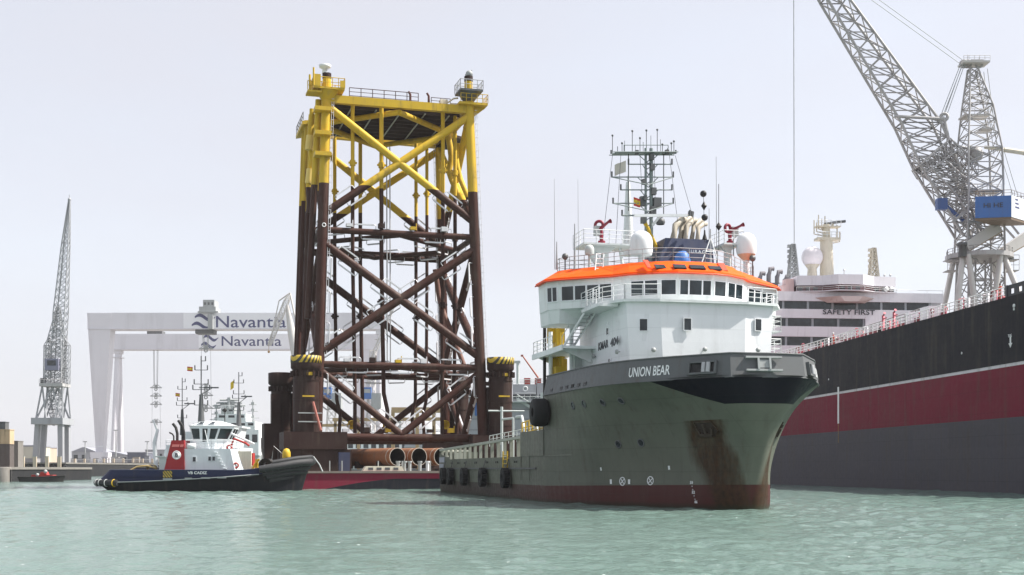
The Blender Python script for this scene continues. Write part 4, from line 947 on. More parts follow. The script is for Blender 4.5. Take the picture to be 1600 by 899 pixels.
for cx, cy, i in ((-2.0, -1.4, 0), (23.75, -1.2, 1), (-2.9, SL+.6, 2), (23.4, SL+1, 3)):
    c = lp(i, 10); b = MB()
    for z in (13.6, 7.2): b.slab([(cx, cy-.4, z), (c.x, c.y-.4, z), (c.x, c.y+.4, z), (cx, cy+.4, z)], (0, 0, .5))
    b.slab([(cx, cy-.06, 3.4), (c.x, c.y-.06, 3.4), (c.x, c.y-.06, 13.4), (cx, cy-.06, 13.4)], (0, .12, 0)); b.build("shear_plate", JD, jacket)
for bx in ((-5, 3.0, -3.2, 2.5, 5.0, 7.2), (19.5, 26, -3, 2.5, 5.0, 6.9), (-5.5, 2, SL-2, SL+4, 5.0, 7.0)): b = MB(); b.box(*bx); b.build("mud_mat", JD, jacket)
b = MB(); b.tube((-.35, -3.1, 7.4), (-1.35, -3.1, 11.0), .16, n=8); b.build("red_stay", paint("faded_red_paint", (.42, .16, .13), .55), jacket)
b = MB()
for z in (8.4, 9.5): b.box(-3.2, -.2, -3.15, -3.05, z, z+.14)
b.build("pale_stripe", LGREY, jacket)
b = MB(); b.box(-4.6, -3.4, SL-3, SL-1.2, 3.2, 13.0); b.box(-5.9, -3.6, SL-6, SL-2, 3.0, 8.8); b.build("side_tank", JD, jacket)
# barge
barge = thing("deck_barge", "low flat barge with dark red upper hull and black lower hull carrying the jacket", "barge", (-24.7, 165, 0), JF.a)
RB = rad(16)
BARM = zone("barge_paint", [1.25], [(.016, .017, .024), (.20, .02, .045)], .5, .2, .2, 1, .0)
ba = Fr((-24.7, 165.0), JF.a)
xl = -6.5
def barge_hull():
    y0, y1, x0, x1 = -9.2, 32, xl, 48
    b = MB(); sec = [(x0+2.4, -1), (x0+1.2, .4), (x0, 2.0), (x0, 2.15)]
    b.loft([[V((xa, y, z)) for xa, z in sec]+[V((x1, y, 2.15)), V((x1, y, -1))] for y in (y0, y1)], 0, True, True)
    return b
m, t, b_, N, L = nodes("barge_side_paint"); tc = N("ShaderNodeTexCoord").outputs["Object"]; sp = N("ShaderNodeSeparateXYZ"); L(tc, sp.inputs[0])
lim = mth(N, L, 'SUBTRACT', 1.30, mth(N, L, 'MULTIPLY', mth(N, L, 'POWER', mth(N, L, 'MAXIMUM', mth(N, L, 'SUBTRACT', 8.5, sp.outputs[0]), 0), 1.5), .045))
c_ = mixc(N, L, mth(N, L, 'GREATER_THAN', sp.outputs[2], lim), (.015, .016, .024), (.21, .02, .045)); c_, fine_ = weather(N, L, tc, c_, .2, .2); L(c_, b_.inputs["Base Color"]); b_.inputs["Roughness"].default_value = .55; b_.inputs['Specular IOR Level'].default_value = .1
barge_hull().build("hull", m, barge)
b = MB(); b.box(xl, 48, -9.35, -9.2, 1.98, 2.25); b.build("deck_edge", paint("rusty_grey_edge", (.22, .18, .16), .6, .5, .3), barge)
b = MB(); b.box(xl+.3, 47.8, -9.0, 31.8, 2.15, 2.2); b.build("deck", paint("sandy_deck", (.30, .25, .20), .8, .4, .4), barge)
GRL = paint("grillage_steel", (.038, .024, .023), .6, .4, .25, spec=.12)
for x0, x1, z0, z1 in ((-4.5, 3.6, 2.2, 5.0), (18.6, 26.5, 2.2, 5.0)):
    for y in (-2, 3, 9, 15, 20):
        b = MB(); b.box(x0, x1, y-.8, y+.8, z0, z1); b.build("grillage_beam", GRL, barge)
b = MB(); b.box(13.5, 18.6, -.5, .5, 4.3, 5.9); b.build("grillage_beam", GRL, barge)
for x in (-5.0, 2.3, 2.7): b = MB(); b.box(x-.5, x+.5, -4, -3.4, 2.2, 4.6); b.build("grillage_post", NAVY if x > 0 else GRL, barge)
for x in (-5, -3, 0, 1.5, 6, 9, 12.6):
    b = MB(); b.tube((x, -8.6, 2.2), (x, -8.6, 3.5), .07, n=6); b.build("deck_post", LGREY, barge)
b = MB(); c = ba.onY(588, 733, -9); b.slab([(c.x-1.7, -9.0, 2.2), (c.x+3.5, -9.0, 2.2), (c.x+3.2, -9.0, 2.85), (c.x-1.3, -9.0, 2.85)], (0, 1.2, 0)); 
for k in range(4): b.box(c.x-1+k*1.05, c.x-.4+k*1.05, -9.03, -9.0, 2.38, 2.68, 1)
b.build("deck_box", [CREAM, DGREY], barge)
for u in (622, 632, 640, 656, 668):
    c = ba.onY(u, 735, -8.2); b = MB(); b.tube((c.x, -8.2, 2.2), (c.x, -8.2, 3.3), .22, n=10); b.tube((c.x, -8.2, 3.3), (c.x, -8.2, 3.5), .3, n=10); b.build("bollard", LGREY if u < 660 else WHITE, barge)
# three rusty pipes on the barge deck
PIPE = paint("rusty_pipe", (.26, .105, .045), .65, .5, .45, .8); PIN = flat("pipe_inside", (.03, .022, .02), .8); PEND = paint("bare_pipe_edge", (.42, .38, .33), .5, .3, .2)
for k, (u, lab) in enumerate(((621, "rusty steel pipe nearest the tug, lying open end forward on the barge"), (655, "middle rusty steel pipe of three lying open end forward on the barge"), (690, "rusty steel pipe whose open end is half hidden by the grey green stern"))):
    Y = 160.5+1.2*k; X = (u-800)/2000*Y; zc = 2.5+(733-714)*Y/2000; L_ = 19.0; a = rad(124)
    r = 1.13; o = thing("steel_pipe", lab, "pipe", (X, Y, zc), 0, "rusty pipes on the barge deck")
    d = V((math.cos(a), math.sin(a), 0)); b = MB()
    b.lathe([(r, .04), (r, L_)], (0, 0, 0), 28, 0, axis=d); b.lathe([(r-.06, .04), (r-.06, L_)], (0, 0, 0), 28, 1, axis=d)
    b.build("pipe_wall", [PIPE, PIN], o)
    b = MB(); b.lathe([(r, .04), (r+.005, 0), (r-.06, 0), (r-.06, .04)], (0, 0, 0), 28, 0, axis=d); b.lathe([(r+.012, .9), (r+.012, 1.1)], (0, 0, 0), 28, 0, axis=d); b.build("pipe_end", PEND, o)
    b = MB(); 
    for t_ in (3, 9, 15): c = d*t_; n_ = V((-d.y, d.x, 0)); b.obox(c+V((0, 0, -r+.12)), n_*1.3, d*.25, (0, 0, max(.1, (zc-2.2-r)/2+.12)))
    b.build("pipe_cradle", GRL, o)
# ------------------------------------------------------------ tanker on the right
TK = Fr((51.0, 128.0), math.atan2(-.994, .107))
tk = thing("tanker_ship", "huge tanker with black, red and grey hull bands and white accommodation block", "ship", (51, 128, 0), TK.a)
TKM = zone("tanker_paint", [7.75, 12.95, 13.27], [(.088, .084, .100), (.185, .017, .038), (.66, .66, .68), (.018, .019, .026)], .55, .2, .34, .5, .0, spec=.05, plates=(9.5, 2.4, .3))
def tkring(z):
    e = [(-182, 8), (-176, 1.2), (-168, 0), (0, 0), (14, 1.5), (30, 8), (42, 17), (46, 23)]
    i = [k for k, p in enumerate(e) if p[0] == 0][0]; x_ = e[i-1][0]; e = e[:i]+[(x_+(0-x_)*k/30, e[i-1][1]*(1-k/30)) for k in range(1, 30)]+e[i:]
    return [V((x, y, z)) for x, y in e]+[V((x, 46-y, z)) for x, y in e[-2::-1]]
b = MB(); b.loft([tkring(z) for z in (-2, 0, 1.5, 3.1, 4.7, 6.2, 7.75, 9.5, 11.2, 12.95, 13.27, 15, 17, 18.6, 20.1)], 0, True, False, False)
b.add(tkring(20.1), [tuple(range(len(tkring(20.1))))], 1); b.build("hull", [TKM, paint("oxide_deck", (.11, .035, .035), .7, .2, .3)], tk)
WHT = paint("tanker_white", (.82, .81, .86), .45, .08, .1)
PINK = paint("pink_red_paint", (.60, .16, .2), .5, .1, .2)
b = MB()   # black bow bulwark with mooring openings
x0 = TK.onY(1572, 470, 0).x
segs = [x0+i*1.6 for i in range(14)]
for i, (xa, xb) in enumerate(zip(segs, segs[1:])):
    b.box(xa, xb, 0.02, .16, 20.1, 20.32); b.box(xa, xb, .02, .16, 20.86, 21.15); b.box(xa, xa+.8, .02, .16, 20.32, 20.86)
b.box(x0-.1, x0+.3, -.05, .3, 20.1, 21.3); b.tube((x0-.1, .1, 21.2), (x0+22, .1, 21.2), .1, n=6)
b.build("bow_bulwark", paint("tanker_black", (.026, .028, .036), .45, .1, .2), tk)
b = MB(); b.rail([(-120, .25, 20.1), (x0, .25, 20.1)], 1.15, .055, 1.5, 3); b.build("deck_railing", WHITE, tk)
RNG = random.Random(3)
for k, x in enumerate([-84+i*1.75 for i in range(50)]):
    if x > x0-5: break
    kind = RNG.choice(("vent_box", "valve", "pipe_frame", "mooring_winch"))
    h = RNG.uniform(.5, 1.0); b = MB(); y = RNG.uniform(1.3, 3.2)
    if kind == "vent_box": b.box(x, x+RNG.uniform(.6, 1.3), y, y+.8, 20.1, 20.1+h); mt = RNG.choice((WHT, PINK, DKRED))
    elif kind == "valve": b.tube((x, y, 20.1), (x, y, 20.6+h), .12); b.torus((x, y, 20.7+h), .25, .06, (1, .3, 0), 12, 6); mt = RNG.choice((PINK, DKRED))
    elif kind == "pipe_frame": b.path([(x, y, 20.1), (x, y, 20.9+h), (x+1.2, y, 20.9+h), (x+1.2, y, 20.1)], .09, 6); mt = RNG.choice((WHT, PINK))
    else: b.lathe([(.5, -.6), (.5, -.5), (.25, -.45), (.25, .45), (.5, .5), (.5, .6)], (x+.5, y+.4, 20.7), 14, axis=(0, 1, 0)); b.box(x, x+1, y, y+.9, 20.1, 20.4); mt = RNG.choice((BLACK, DKRED))
    b.build(kind, mt, tk)
b = MB(); b.box(-70, -24, 3.0, 3.3, 20.1, 21.2); b.build("pipe_bund", DKRED, tk)
b = MB(); b.box(-27.5, -25, 1.5, 3.0, 20.1, 22.0); b.build("deck_locker", WHT, tk)
b = MB(); b.box(-31, -30.2, 1.2, 2.8, 20.1, 21.9); b.build("deck_locker", WHT, tk)
for x in (-40, -36.5): b = MB(); b.path([(x, 2, 20.1), (x, 2, 22.6), (x+.5, 2, 22.9)], .18, 8); b.tube((x, 2, 22.2), (x+1, 2, 22.2), .1); b.build("vent_pipe", PINK, tk)
b = MB(); b.path([(-90, 1.5, 20.1), (-90, 1.5, 23), (-88.5, 1.5, 23)], .08, 6); b.tube((-88.5, 1.5, 23), (-88.5, 1.5, 22.6), .12); b.build("deck_lamp", WHITE, tk)
b = MB(); b.rail([(-90, 6, 21.4), (-36, 6, 22.0)], 1.3, .07, 3, 3); b.box(-90, -36, 5.5, 6.5, 21.2, 21.4); b.build("catwalk", LGREY, tk)
# accommodation block
FX = -122
def tz(v_, u=1330): return TK.onX(u, v_, FX).z
def tyy(u): return TK.onX(u, 480, FX).y
yl, yr = 0.6, tyy(1474)
b = MB(); z1a, z1b = tz(484), tz(471.5); z2a, z2b = tz(511), tz(498); z3a, z3b = tz(541), tz(527); zr = tz(457)
ys = tyy(1352)
b.box(FX-26, FX-1.2, yl, yr, 20.1, z1b)                                       # core
WB = [(20.1, z3a, yl, yr), (z3b, z2a, yl, yr), (z2b, z1a, yl, yr), (z1b, zr, yl, yr)]
for za, zc, ya, yb in WB: b.box(FX-26, FX, ya, yb, za, zc)
acc = b.build("accommodation_block", WHT, tk)
def band(za, zc, ya, yb, n):
    for k in range(n):
        a = ya+(yb-ya)*k/n; e = ya+(yb-ya)*(k+1)/n
        w_ = MB(); w_.box(FX-1.2, FX-.35, a+.02, e-.42, za+.02, zc-.02); w_.build("window_band", GLASS, tk)
        p_ = MB(); p_.box(FX-1.2, FX-.22, e-.42, e+.02, za, zc); p_.build("mullion", paint("mullion_grey", (.34, .37, .40)) if k == 0 else bpy.data.materials["mullion_grey"], tk)
band(z1a, z1b, yl, tyy(1455), 9); band(z2a, z2b, yl, ys, 6); band(z3a, z3b, yl, tyy(1310), 5)
b = MB(); b.box(FX, FX+.06, ys, yr, z2a-.5, z1a+0.0); b.build("front_plating", WHT, tk)
# bridge
y0, y1 = tyy(1247), tyy(1399); bz0, bz1, bz2 = tz(463), tz(447), tz(432)
ya_, yb_ = tyy(1285), tyy(1355); pl = [(FX-12, y0), (FX-.6, y0), (FX+.2, ya_), (FX+2.2, ya_+2.5), (FX+2.2, yb_-2), (FX+.2, yb_+1), (FX-.6, y1), (FX-12, y1)]
def grow(P, o): return [(x+(o if x > FX-5 else 0), y+(o*.5 if y > (y0+y1)/2 else -o*.5)) for x, y in P]
b = MB(); b.prism(grow(pl, -.5), zr, bz1); b.build("bridge", paint("bridge_dark_red", (.16, .05, .06), .5), tk)  # bridge body in plain dark red
b = MB(); b.prism(grow(pl, .35), bz1, bz2); b.build("bridge_roof", WHT, tk)
b = MB(); b.prism(grow(pl, .6), zr+.01, bz0+.9); b.build("bridge_wing_bulwark", WHT, tk)
b = MB(); q = grow(pl, .62)[1:7]; b.rail([(x, y, bz0+.9) for x, y in q], .7, .05, 2.5, 2); b.build("bridge_railing", WHITE, tk)
b = MB(); b.prism([(FX, ya_+1), (FX+2.8, ya_+3.5), (FX+2.8, yb_-3), (FX, yb_-.5)], tz(474), tz(466), 0, [(FX, ya_-1.5), (FX+2.9, ya_+2.5), (FX+2.9, yb_-2), (FX, yb_+1.5)]); b.build("bridge_apron", paint("pale_pink_paint", (.74, .63, .61), .5), tk)
for k in range(13):
    t = k/12; y = y0+.6+(y1-y0-1.2)*t; xx = FX+1.2 if ya_+2.5 < y < yb_-2 else FX-.6
    w_ = MB(); w_.box(xx+.55 if xx > FX else xx+.15, (xx+.62 if xx > FX else xx+.22), y-.45, y+.45, bz0+.95, bz1-.25); w_.build("bridge_window", GLASS, tk)
for u in (1385, 1393): p = TK.onX(u, 452, FX+.1); b = MB(); b.lathe([(.5, 0), (.5, .1), (0, .1)], (FX-.0, p.y, p.z), 12, axis=(1, 0, 0)); b.build("round_port", WHITE, tk)
p = TK.onX(1326, 488.5, FX); 
lettering("SAFETY FIRST", 1.36, "slogan_lettering", LETTERD, tk, .012, 0, M=face_matrix((FX+.12, p.y, p.z), (0, 1, 0)), thick=.06, width=10.6)
# radome, masts, funnel
c = TK.onX(1269, 402, FX-8); b = MB(); b.ball(c, 2.15, 20); b.build("radome", paint("radome_white", (.80, .76, .79), .35, 0, .05), tk)
b = MB(); b.lathe([(1.35, 0), (1.0, 1.4), (.9, 2.6), (1.5, 3.4)], (c.x, c.y, c.z-5.0), 14); b.build("radome_pedestal", CREAM, tk)
b = MB(); x = FX-9; a = TK.onX(1292, 436, x); e = TK.onX(1291, 374, x); b.tube(a, e, 1.45, 1.25, n=12); b.box(x-1.2, x+1.2, e.y-2.2, e.y+2.6, e.z-.3, e.z+.2); b.tube(e, e+V((0, 0, 3)), .9, .7, n=10)
f = TK.onX(1292, 356, x); b.box(x-1, x+1, f.y-2.4, f.y+2.6, f.z, f.z+.25)
mo = b.build("radar_mast", CREAM, tk)
b = MB(); g = TK.onX(1301, 350, x); b.tube(f+V((0, 1, 0)), g, .3); b.bar(TK.onX(1288, 350, x), TK.onX(1321, 346, x), .4, .5, 1); b.build("radar_scanner", [CREAM, DGREY], mo)
for u, v0, v1 in ((1272, 366, 344), (1279, 358, 336), (1284, 358, 342), (1276, 362, 348), (1308, 372, 352), (1312, 378, 362), (1289, 356, 338)):
    b = MB(); b.tube(TK.onX(u, v0, x), TK.onX(u, v1, x), .13, n=5); b.tube(TK.onX(u, v0, x), TK.onX(1292, v0+4, x), .1, n=4); b.build("antenna", CREAM, mo)
b = MB(); b.rail([(x+1, f.y-2.4, f.z+.25), (x+1, f.y+2.6, f.z+.25)], 1.1, .06, 1, 2); b.rail([(x+1.2, e.y-2.2, e.z+.2), (x+1.2, e.y+2.6, e.z+.2)], 1.1, .06, 1, 2); b.build("mast_railing", WHITE, mo)
for u, vb, vt in ((1239, 432, 382), (1365, 440, 388)):
    a = TK.onX(u, vb, FX-6); e = TK.onX(u, vt, FX-6); h = e.z-a.z; b = MB()
    A = [a+V((i*.9, j*.9, 0)) for i, j in ((-1, -1), (1, -1), (1, 1), (-1, 1))]; B = [e+V((i*.35, j*.35, 0)) for i, j in ((-1, -1), (1, -1), (1, 1), (-1, 1))]
    b.lattice(A, B, 6, .16, .1); 
    for k in range(4): z = e.z-h*.16*k-.4; b.box(e.x-.3, e.x+.3, e.y-1.1, e.y-.5, z-.3, z+.3)
    b.build("signal_mast", CREAM if u > 1300 else LGREY, tk)
b = MB(); a = TK.onX(1205, 442, FX-14)
b.box(a.x-5, a.x, a.y-3, a.y+4.5, zr, a.z); b.build("funnel", DGREY, tk)
for dy, h in ((-1.8, 2.2), (.1, 3.2), (1.9, 2.6), (3.6, 1.6)): 
    b = MB(); b.path([(a.x-2, a.y+dy, a.z-.3), (a.x-2, a.y+dy, a.z+h*.6), (a.x-2, a.y+dy+.3, a.z+h), (a.x-2, a.y+dy+1.1, a.z+h)], .5, 8); b.build("exhaust_pipe", paint("sooty_pipe", (.22, .21, .23)) if h == 2.2 else bpy.data.materials["sooty_pipe"], tk)
b = MB(); b.box(FX-8, FX-1, tyy(1225), y0-.5, zr, zr+1.4); b.box(FX-3, FX-1, tyy(1230), tyy(1243), zr+1.4, zr+2.6); b.build("deck_locker", paint("pale_pink_locker", (.66, .48, .47), .5), tk)
b = MB(); b.rail([(FX-.2, y1, zr), (FX-.2, yr, zr)], .6, .05, 3, 1); b.build("top_railing", WHITE, tk)
for u, v_ in ((1319, 432), (1382, 440), (1391, 440)): c = TK.onX(u, v_, FX-2); b = MB(); b.tube((c.x, c.y, bz1), (c.x, c.y, c.z+1.2), .1, n=5); b.ball((c.x, c.y, c.z+1.2), .25, 8); b.build("lamp_post", STEEL, tk)
# markings on the hull
def tkside(u, v_): p = TK.onY(u, v_, 0); return V((p.x, -.012, p.z))
p = tkside(1310, 634); b = MB(); b.box(p.x-.28, p.x+.28, -.03, -.005, p.z-2.5, p.z+2.6, 0); b.box(p.x-.05, p.x+.05, -.03, -.005, p.z-5.2, p.z-2.5, 1); b.build("load_mark", [LETTERW, flat("ochre_paint", (.35, .22, .06))], tk)
p = tkside(1579, 534); b = MB(); b.box(p.x-.14, p.x+.14, -.03, -.005, p.z-.2, p.z+.5); b.slab([(p.x-.38, -.03, p.z-.15), (p.x+.38, -.03, p.z-.15), (p.x, -.03, p.z-.62)], (0, .02, 0)); b.build("tug_arrow", LETTERW, tk)
p = tkside(1578, 525); lettering("TUG", .42, "tug_lettering", LETTERW, tk, .005, M=face_matrix(p, (1, 0, 0)), thick=.02, sx=.9)
for u, v_ in ((1503, 552), (1295, 593)): p = tkside(u, v_); b = MB(); b.lathe([(.14, 0), (.14, .03), (0, .03)], p, 10, axis=(0, -1, 0)); b.build("hull_mark", LETTERW, tk)
p = tkside(1585, 478); b = MB(); b.lathe([(.2, 0), (.2, .08), (.0, .08)], p, 12, axis=(0, -1, 0)); b.lathe([(.12, 0), (.12, .08), (.0, .08)], p-V((0, 0, .35)), 10, axis=(0, -1, 0)); b.build("mooring_hole", LETTERW, tk)
b = MB()
for x in range(-100, 0, 12): b.box(x-.02, x+.02, -.008, 0.0, 1, 19.8)
b.build("weld_seam", TKM, tk)
def tw(p): return V((TK.o[0]+TK.c*p.x-TK.s*p.y, TK.o[1]+TK.s*p.x+TK.c*p.y, p.z))
# ------------------------------------------------------------ people at the tanker's rail
SKIN = flat("skin", (.42, .24, .17), .55); COVER = flat("orange_coverall", (.62, .10, .05), .8); HELM = flat("white_helmet", (.75, .75, .72), .4); BOOT = flat("dark_boots", (.03, .028, .025), .7); HAIR = flat("dark_hair", (.02, .015, .012), .7)
def person(loc, rz, label, helmet):
    o = thing("person", label, "person", loc, rz, None)
    J = {"pel": (0, 0, .95, .15), "sp": (.01, 0, 1.12, .145), "ch": (.04, 0, 1.34, .165), "nk": (.06, 0, 1.50, .065), "hd": (.08, 0, 1.60, .085),
         "hd2": (.09, 0, 1.70, .095), "shl": (.03, .19, 1.42, .075), "ell": (.12, .26, 1.18, .055), "wrl": (.34, .22, 1.10, .038), "hal": (.42, .20, 1.10, .040),
         "shr": (.03, -.19, 1.42, .075), "elr": (.10, -.27, 1.18, .055), "wrr": (.34, -.22, 1.10, .038), "har": (.42, -.20, 1.10, .040),
         "hil": (0, .10, .88, .105), "knl": (.05, .12, .50, .075), "anl": (0, .13, .10, .055), "tol": (.15, .15, .05, .045),
         "hir": (0, -.10, .88, .105), "knr": (.0, -.12, .50, .075), "anr": (-.06, -.13, .10, .055), "tor": (.09, -.15, .05, .045)}
    E = "pel-sp sp-ch ch-nk nk-hd hd-hd2 ch-shl shl-ell ell-wrl wrl-hal ch-shr shr-elr elr-wrr wrr-har pel-hil hil-knl knl-anl anl-tol pel-hir hir-knr knr-anr anr-tor".split()
    ks = list(J); vs = [J[k][:3] for k in ks]; rr = [J[k][3] for k in ks]; es = [tuple(ks.index(a) for a in e.split("-")) for e in E]
    for h, s in (("hal", 1), ("har", -1)):                 # five fingers closing on the rail
        hx, hy, hz, _ = J[h]; hi = ks.index(h)
        for f in range(4):
            i0 = len(vs); vs += [(hx+.05, hy+(f-1.5)*.019, hz+.01), (hx+.085, hy+(f-1.5)*.021, hz-.02-.004*(f == 1)), (hx+.07, hy+(f-1.5)*.021, hz-.05)]; rr += [.010, .009, .008]; es += [(hi, i0), (i0, i0+1), (i0+1, i0+2)]
        i0 = len(vs); vs += [(hx+.02, hy-s*.045, hz-.01), (hx+.05, hy-s*.05, hz-.035)]; rr += [.012, .009]; es += [(hi, i0), (i0, i0+1)]
    me = bpy.data.meshes.new("body"); me.from_pydata(vs, es, []); b_ = bpy.data.objects.new("body", me); COL.objects.link(b_)
    md = b_.modifiers.new("s", 'SKIN'); md.use_smooth_shade = True
    for i, sv in enumerate(me.skin_vertices[0].data): sv.radius = (rr[i], rr[i]); sv.use_root = i == 0
    b_.modifiers.new("u", 'SUBSURF').levels = 1; b_.modifiers["u"].render_levels = 1
    dg = bpy.context.evaluated_depsgraph_get(); m2 = bpy.data.meshes.new_from_object(b_.evaluated_get(dg)); b_.modifiers.clear(); b_.data = m2; m2.name = "body"
    m2.materials.clear()
    for mt in (COVER, SKIN, BOOT): m2.materials.append(mt)
    for p in m2.polygons:
        c = p.center; p.material_index = 1 if (c.z > 1.50 or (c.x > .36 and c.z > .9)) else (2 if c.z < .14 else 0); p.use_smooth = True
    b_.parent = o
    b = MB(); b.ball((.19, 0, 1.655), .022, 8); 
    for s in (-1, 1): b.ball((.165, s*.035, 1.685), .013, 8, 1); b.ball((.085, s*.098, 1.66), .028, 8)
    b.bar((.175, -.03, 1.615), (.175, .03, 1.615), .012, .01, 1); b.build("face", [SKIN, HAIR], b_)
    b = MB(); b.lathe([(.125, 1.70), (.13, 1.72), (.118, 1.78), (.08, 1.84), (0, 1.86)] if helmet else [(.102, 1.66), (.11, 1.71), (.10, 1.77), (.06, 1.81), (0, 1.82)], (.075, 0, 0), 14)
    if helmet: b.lathe([(.16, 1.70), (.125, 1.715)], (.09, 0, 0), 14)
    b.build("helmet" if helmet else "hair", HELM if helmet else HAIR, b_)
    return o
p = TK.onY(1564, 474, .75); person(tw(V((p.x, .72, 20.1))), TK.a-rad(80), "person in orange coverall at the tanker rail just left of its black bow bulwark", False)
p = TK.onY(1303, 532, .75); person(tw(V((p.x, .72, 20.1))), TK.a-rad(95), "person in an orange coverall standing at the tanker rail below the accommodation block", True)
# ------------------------------------------------------------ tugs
TG = Fr((-46.8, 146.2), 0)
tug = thing("tugboat", "dark blue harbour tug with red funnel and white wheelhouse lying across the foreground", "tugboat", (-46.8, 146.2, 0))
m, t, b_, N, L = nodes("tug_hull_paint"); tc = N("ShaderNodeTexCoord").outputs["Object"]; sp = N("ShaderNodeSeparateXYZ"); L(tc, sp.inputs[0])
ln = mth(N, L, 'ADD', 1.0, mth(N, L, 'MULTIPLY', mth(N, L, 'POWER', mth(N, L, 'MAXIMUM', sp.outputs[0], 0), 1.7), .0062))
dz = mth(N, L, 'SUBTRACT', sp.outputs[2], ln)
c_ = mixc(N, L, mth(N, L, 'GREATER_THAN', dz, 0), (.009, .010, .015), (.026, .032, .080)); c_, f_ = weather(N, L, tc, c_, .1, .2)
L(c_, b_.inputs["Base Color"]); b_.inputs["Roughness"].default_value = .5; b_.inputs['Specular IOR Level'].default_value = .12
TUGM = m
def tsheer(x): return 2.35 if x < 17.8 else 2.35+.20*(x-17.8) if x < 22 else 3.19+.13*(x-22)
def tring(t_):                                        # t_ 0 waterline-below .. 1 sheer
    pts = []
    for x, hb, bow in ((.2, 0, 0), (.25, 2.6, 0), (.9, 4.0, 0), (3, 4.5, 0), (8, 4.6, 0), (13, 4.6, 0), (17, 4.4, 0), (20, 3.7, .2), (22.2, 2.4, .6), (23.4, 1.2, .9), (23.8, 0, 1)):
        z = -1+(tsheer(x)+1)*t_; dx = (1.4*(1-min(1, z/1.0))*max(0, 1-x/5) if z < 1 else 0)
        if x < 5 and z > 1: dx = (z-1)*1.15*(1-x/5)
        pts.append((x+dx-bow*(1-t_)*1.3, hb*(1-.12*(1-t_)), z))
    c = catmull(pts, 4); return [V((x, -y, z)) for x, y, z in c]+[V((x, y, z)) for x, y, z in c[-2:0:-1]]
b = MB(); R5 = [tring(t_) for t_ in (0, .2, .4, .5, .6, .7, .8, .9, 1)]; b.loft(R5, 0, True, False, True); b.add([p-V((0, 0, .75)) for p in R5[-1]], [tuple(range(len(R5[-1])))], 1)
b.build("hull", [TUGM, DGREY], tug)
b = MB(); b.path([(x, -4.62+.045*max(0, x-14)**1.25, 1.0+max(0, x)**1.7*.0062) for x in [3+.75*i for i in range(22)]], .06, 5); b.build("rubbing_strake", LGREY, tug)
b = MB(); b.path([p+V((0, 0, .03)) for p in R5[-1]]+[R5[-1][0]], .05, 5); b.build("bulwark_rail", NAVY, tug)
TF = flat("tug_fender_rubber", (.022, .023, .026), .7)
bow = [p for p in R5[-1] if p.x > 18.6]; bl = sorted([p for p in bow if p.y <= .01], key=lambda p: p.x); br = sorted([p for p in bow if p.y > .01], key=lambda p: -p.x)
b = MB(); pp = bl+br
b.path([p+V((.15, -.25 if p.y < 0 else .25, -.1)) for p in pp], .42, 10); b.path([p+V((.1, -.15 if p.y < 0 else .15, .42)) for p in pp if p.x > 19.6], .26, 8)
for k in range(3): b.path([p+V((-.25-.35*k, -.05 if p.y < 0 else .05, -.7-.5*k)) for p in pp if p.x > 19+k*.5], .32, 8)
b.build("bow_fender", TF, tug)
for i, p in enumerate(pp[::1]):
    if p.x > 19 and p.y < 1: b = MB(); b.torus(p+V((.15, -.25, -.1)), .42, .03, (1, -.3, .2), 14, 5); b.build("fender_lashing", ROPE, tug)
b = MB(); b.path([(3.2, -4.6, .95), (1.4, -4.2, .95), (.3, -2.8, .95), (.0, 0, .95), (.3, 2.8, .95)], .38, 10); 
b.build("stern_fender", TF, tug)
for x, y in ((.5, -3.3), (1.1, -4.0), (1.9, -4.45), (2.8, -4.62)): b = MB(); b.torus((x, y, .95), .39, .05, (1, -.5, 0), 14, 6); b.build("fender_lashing", YELLOW if x > 2.5 else LGREY, tug)
TW = paint("tug_white", (.68, .72, .74), .4, .1, .12)
b = MB(); b.prism([(7.4, -3.2), (16.0, -3.2), (17.0, -2.4), (17.0, 2.4), (16.0, 3.2), (7.4, 3.2)], 1.6, 4.75, 0, [(8.0, -3.1), (15.3, -3.1), (16.0, -2.3), (16.0, 2.3), (15.3, 3.1), (8.0, 3.1)]); b.build("deckhouse", TW, tug)
b = MB(); b.box(7.4, 8.2, -3.3, 3.2, 1.6, 3.8); b.box(7.0, 8.2, -3.5, 3.2, 3.8, 3.95); b.build("aft_house", GREYW, tug)
b = MB(); b.prism([(7.95, -3.35), (10.25, -3.35), (10.25, 0), (7.95, 0)], 2.3, 5.7, 0, [(8.75, -3.2), (10.15, -3.2), (10.15, -.5), (8.75, -.5)]); fu = b.build("funnel", paint("funnel_red", (.34, .02, .025), .4, .05, .12), tug)
def fn_(z): return -3.35+.15*(z-2.3)/3.4
M = face_matrix((9.35, fn_(4.05)-.02, 4.05), (1, 0, 0), (0, .044, 1))
b = MB(); b.lathe([(.50, 0), (.50, .03), (.38, .03), (.38, 0)], n=24); tf(b, M).build("funnel_ring", LETTERW, fu)
b = MB(); b.lathe([(.38, .0), (.38, .02), (0, .02)], n=24); tf(b, M).build("funnel_disc", LETTERW, fu)
lettering("B", .62, "funnel_letter", LETTERD, fu, .02, M=M @ Matrix.Translation((0, 0, .04)), thick=.02)
M = face_matrix((9.45, fn_(5.1)-.03, 5.1), (1, 0, 0), (0, .044, 1)); b = MB()
for x0, x1 in ((-.65, .15), (.25, .62)): b.slab([(x0, -.14, 0), (x1, -.14, 0), (x1+.08, .14, 0), (x0+.08, .14, 0)], (0, 0, .03))
tf(b, M).build("funnel_stripe", flat("pale_red_paint", (.75, .22, .2)), fu)
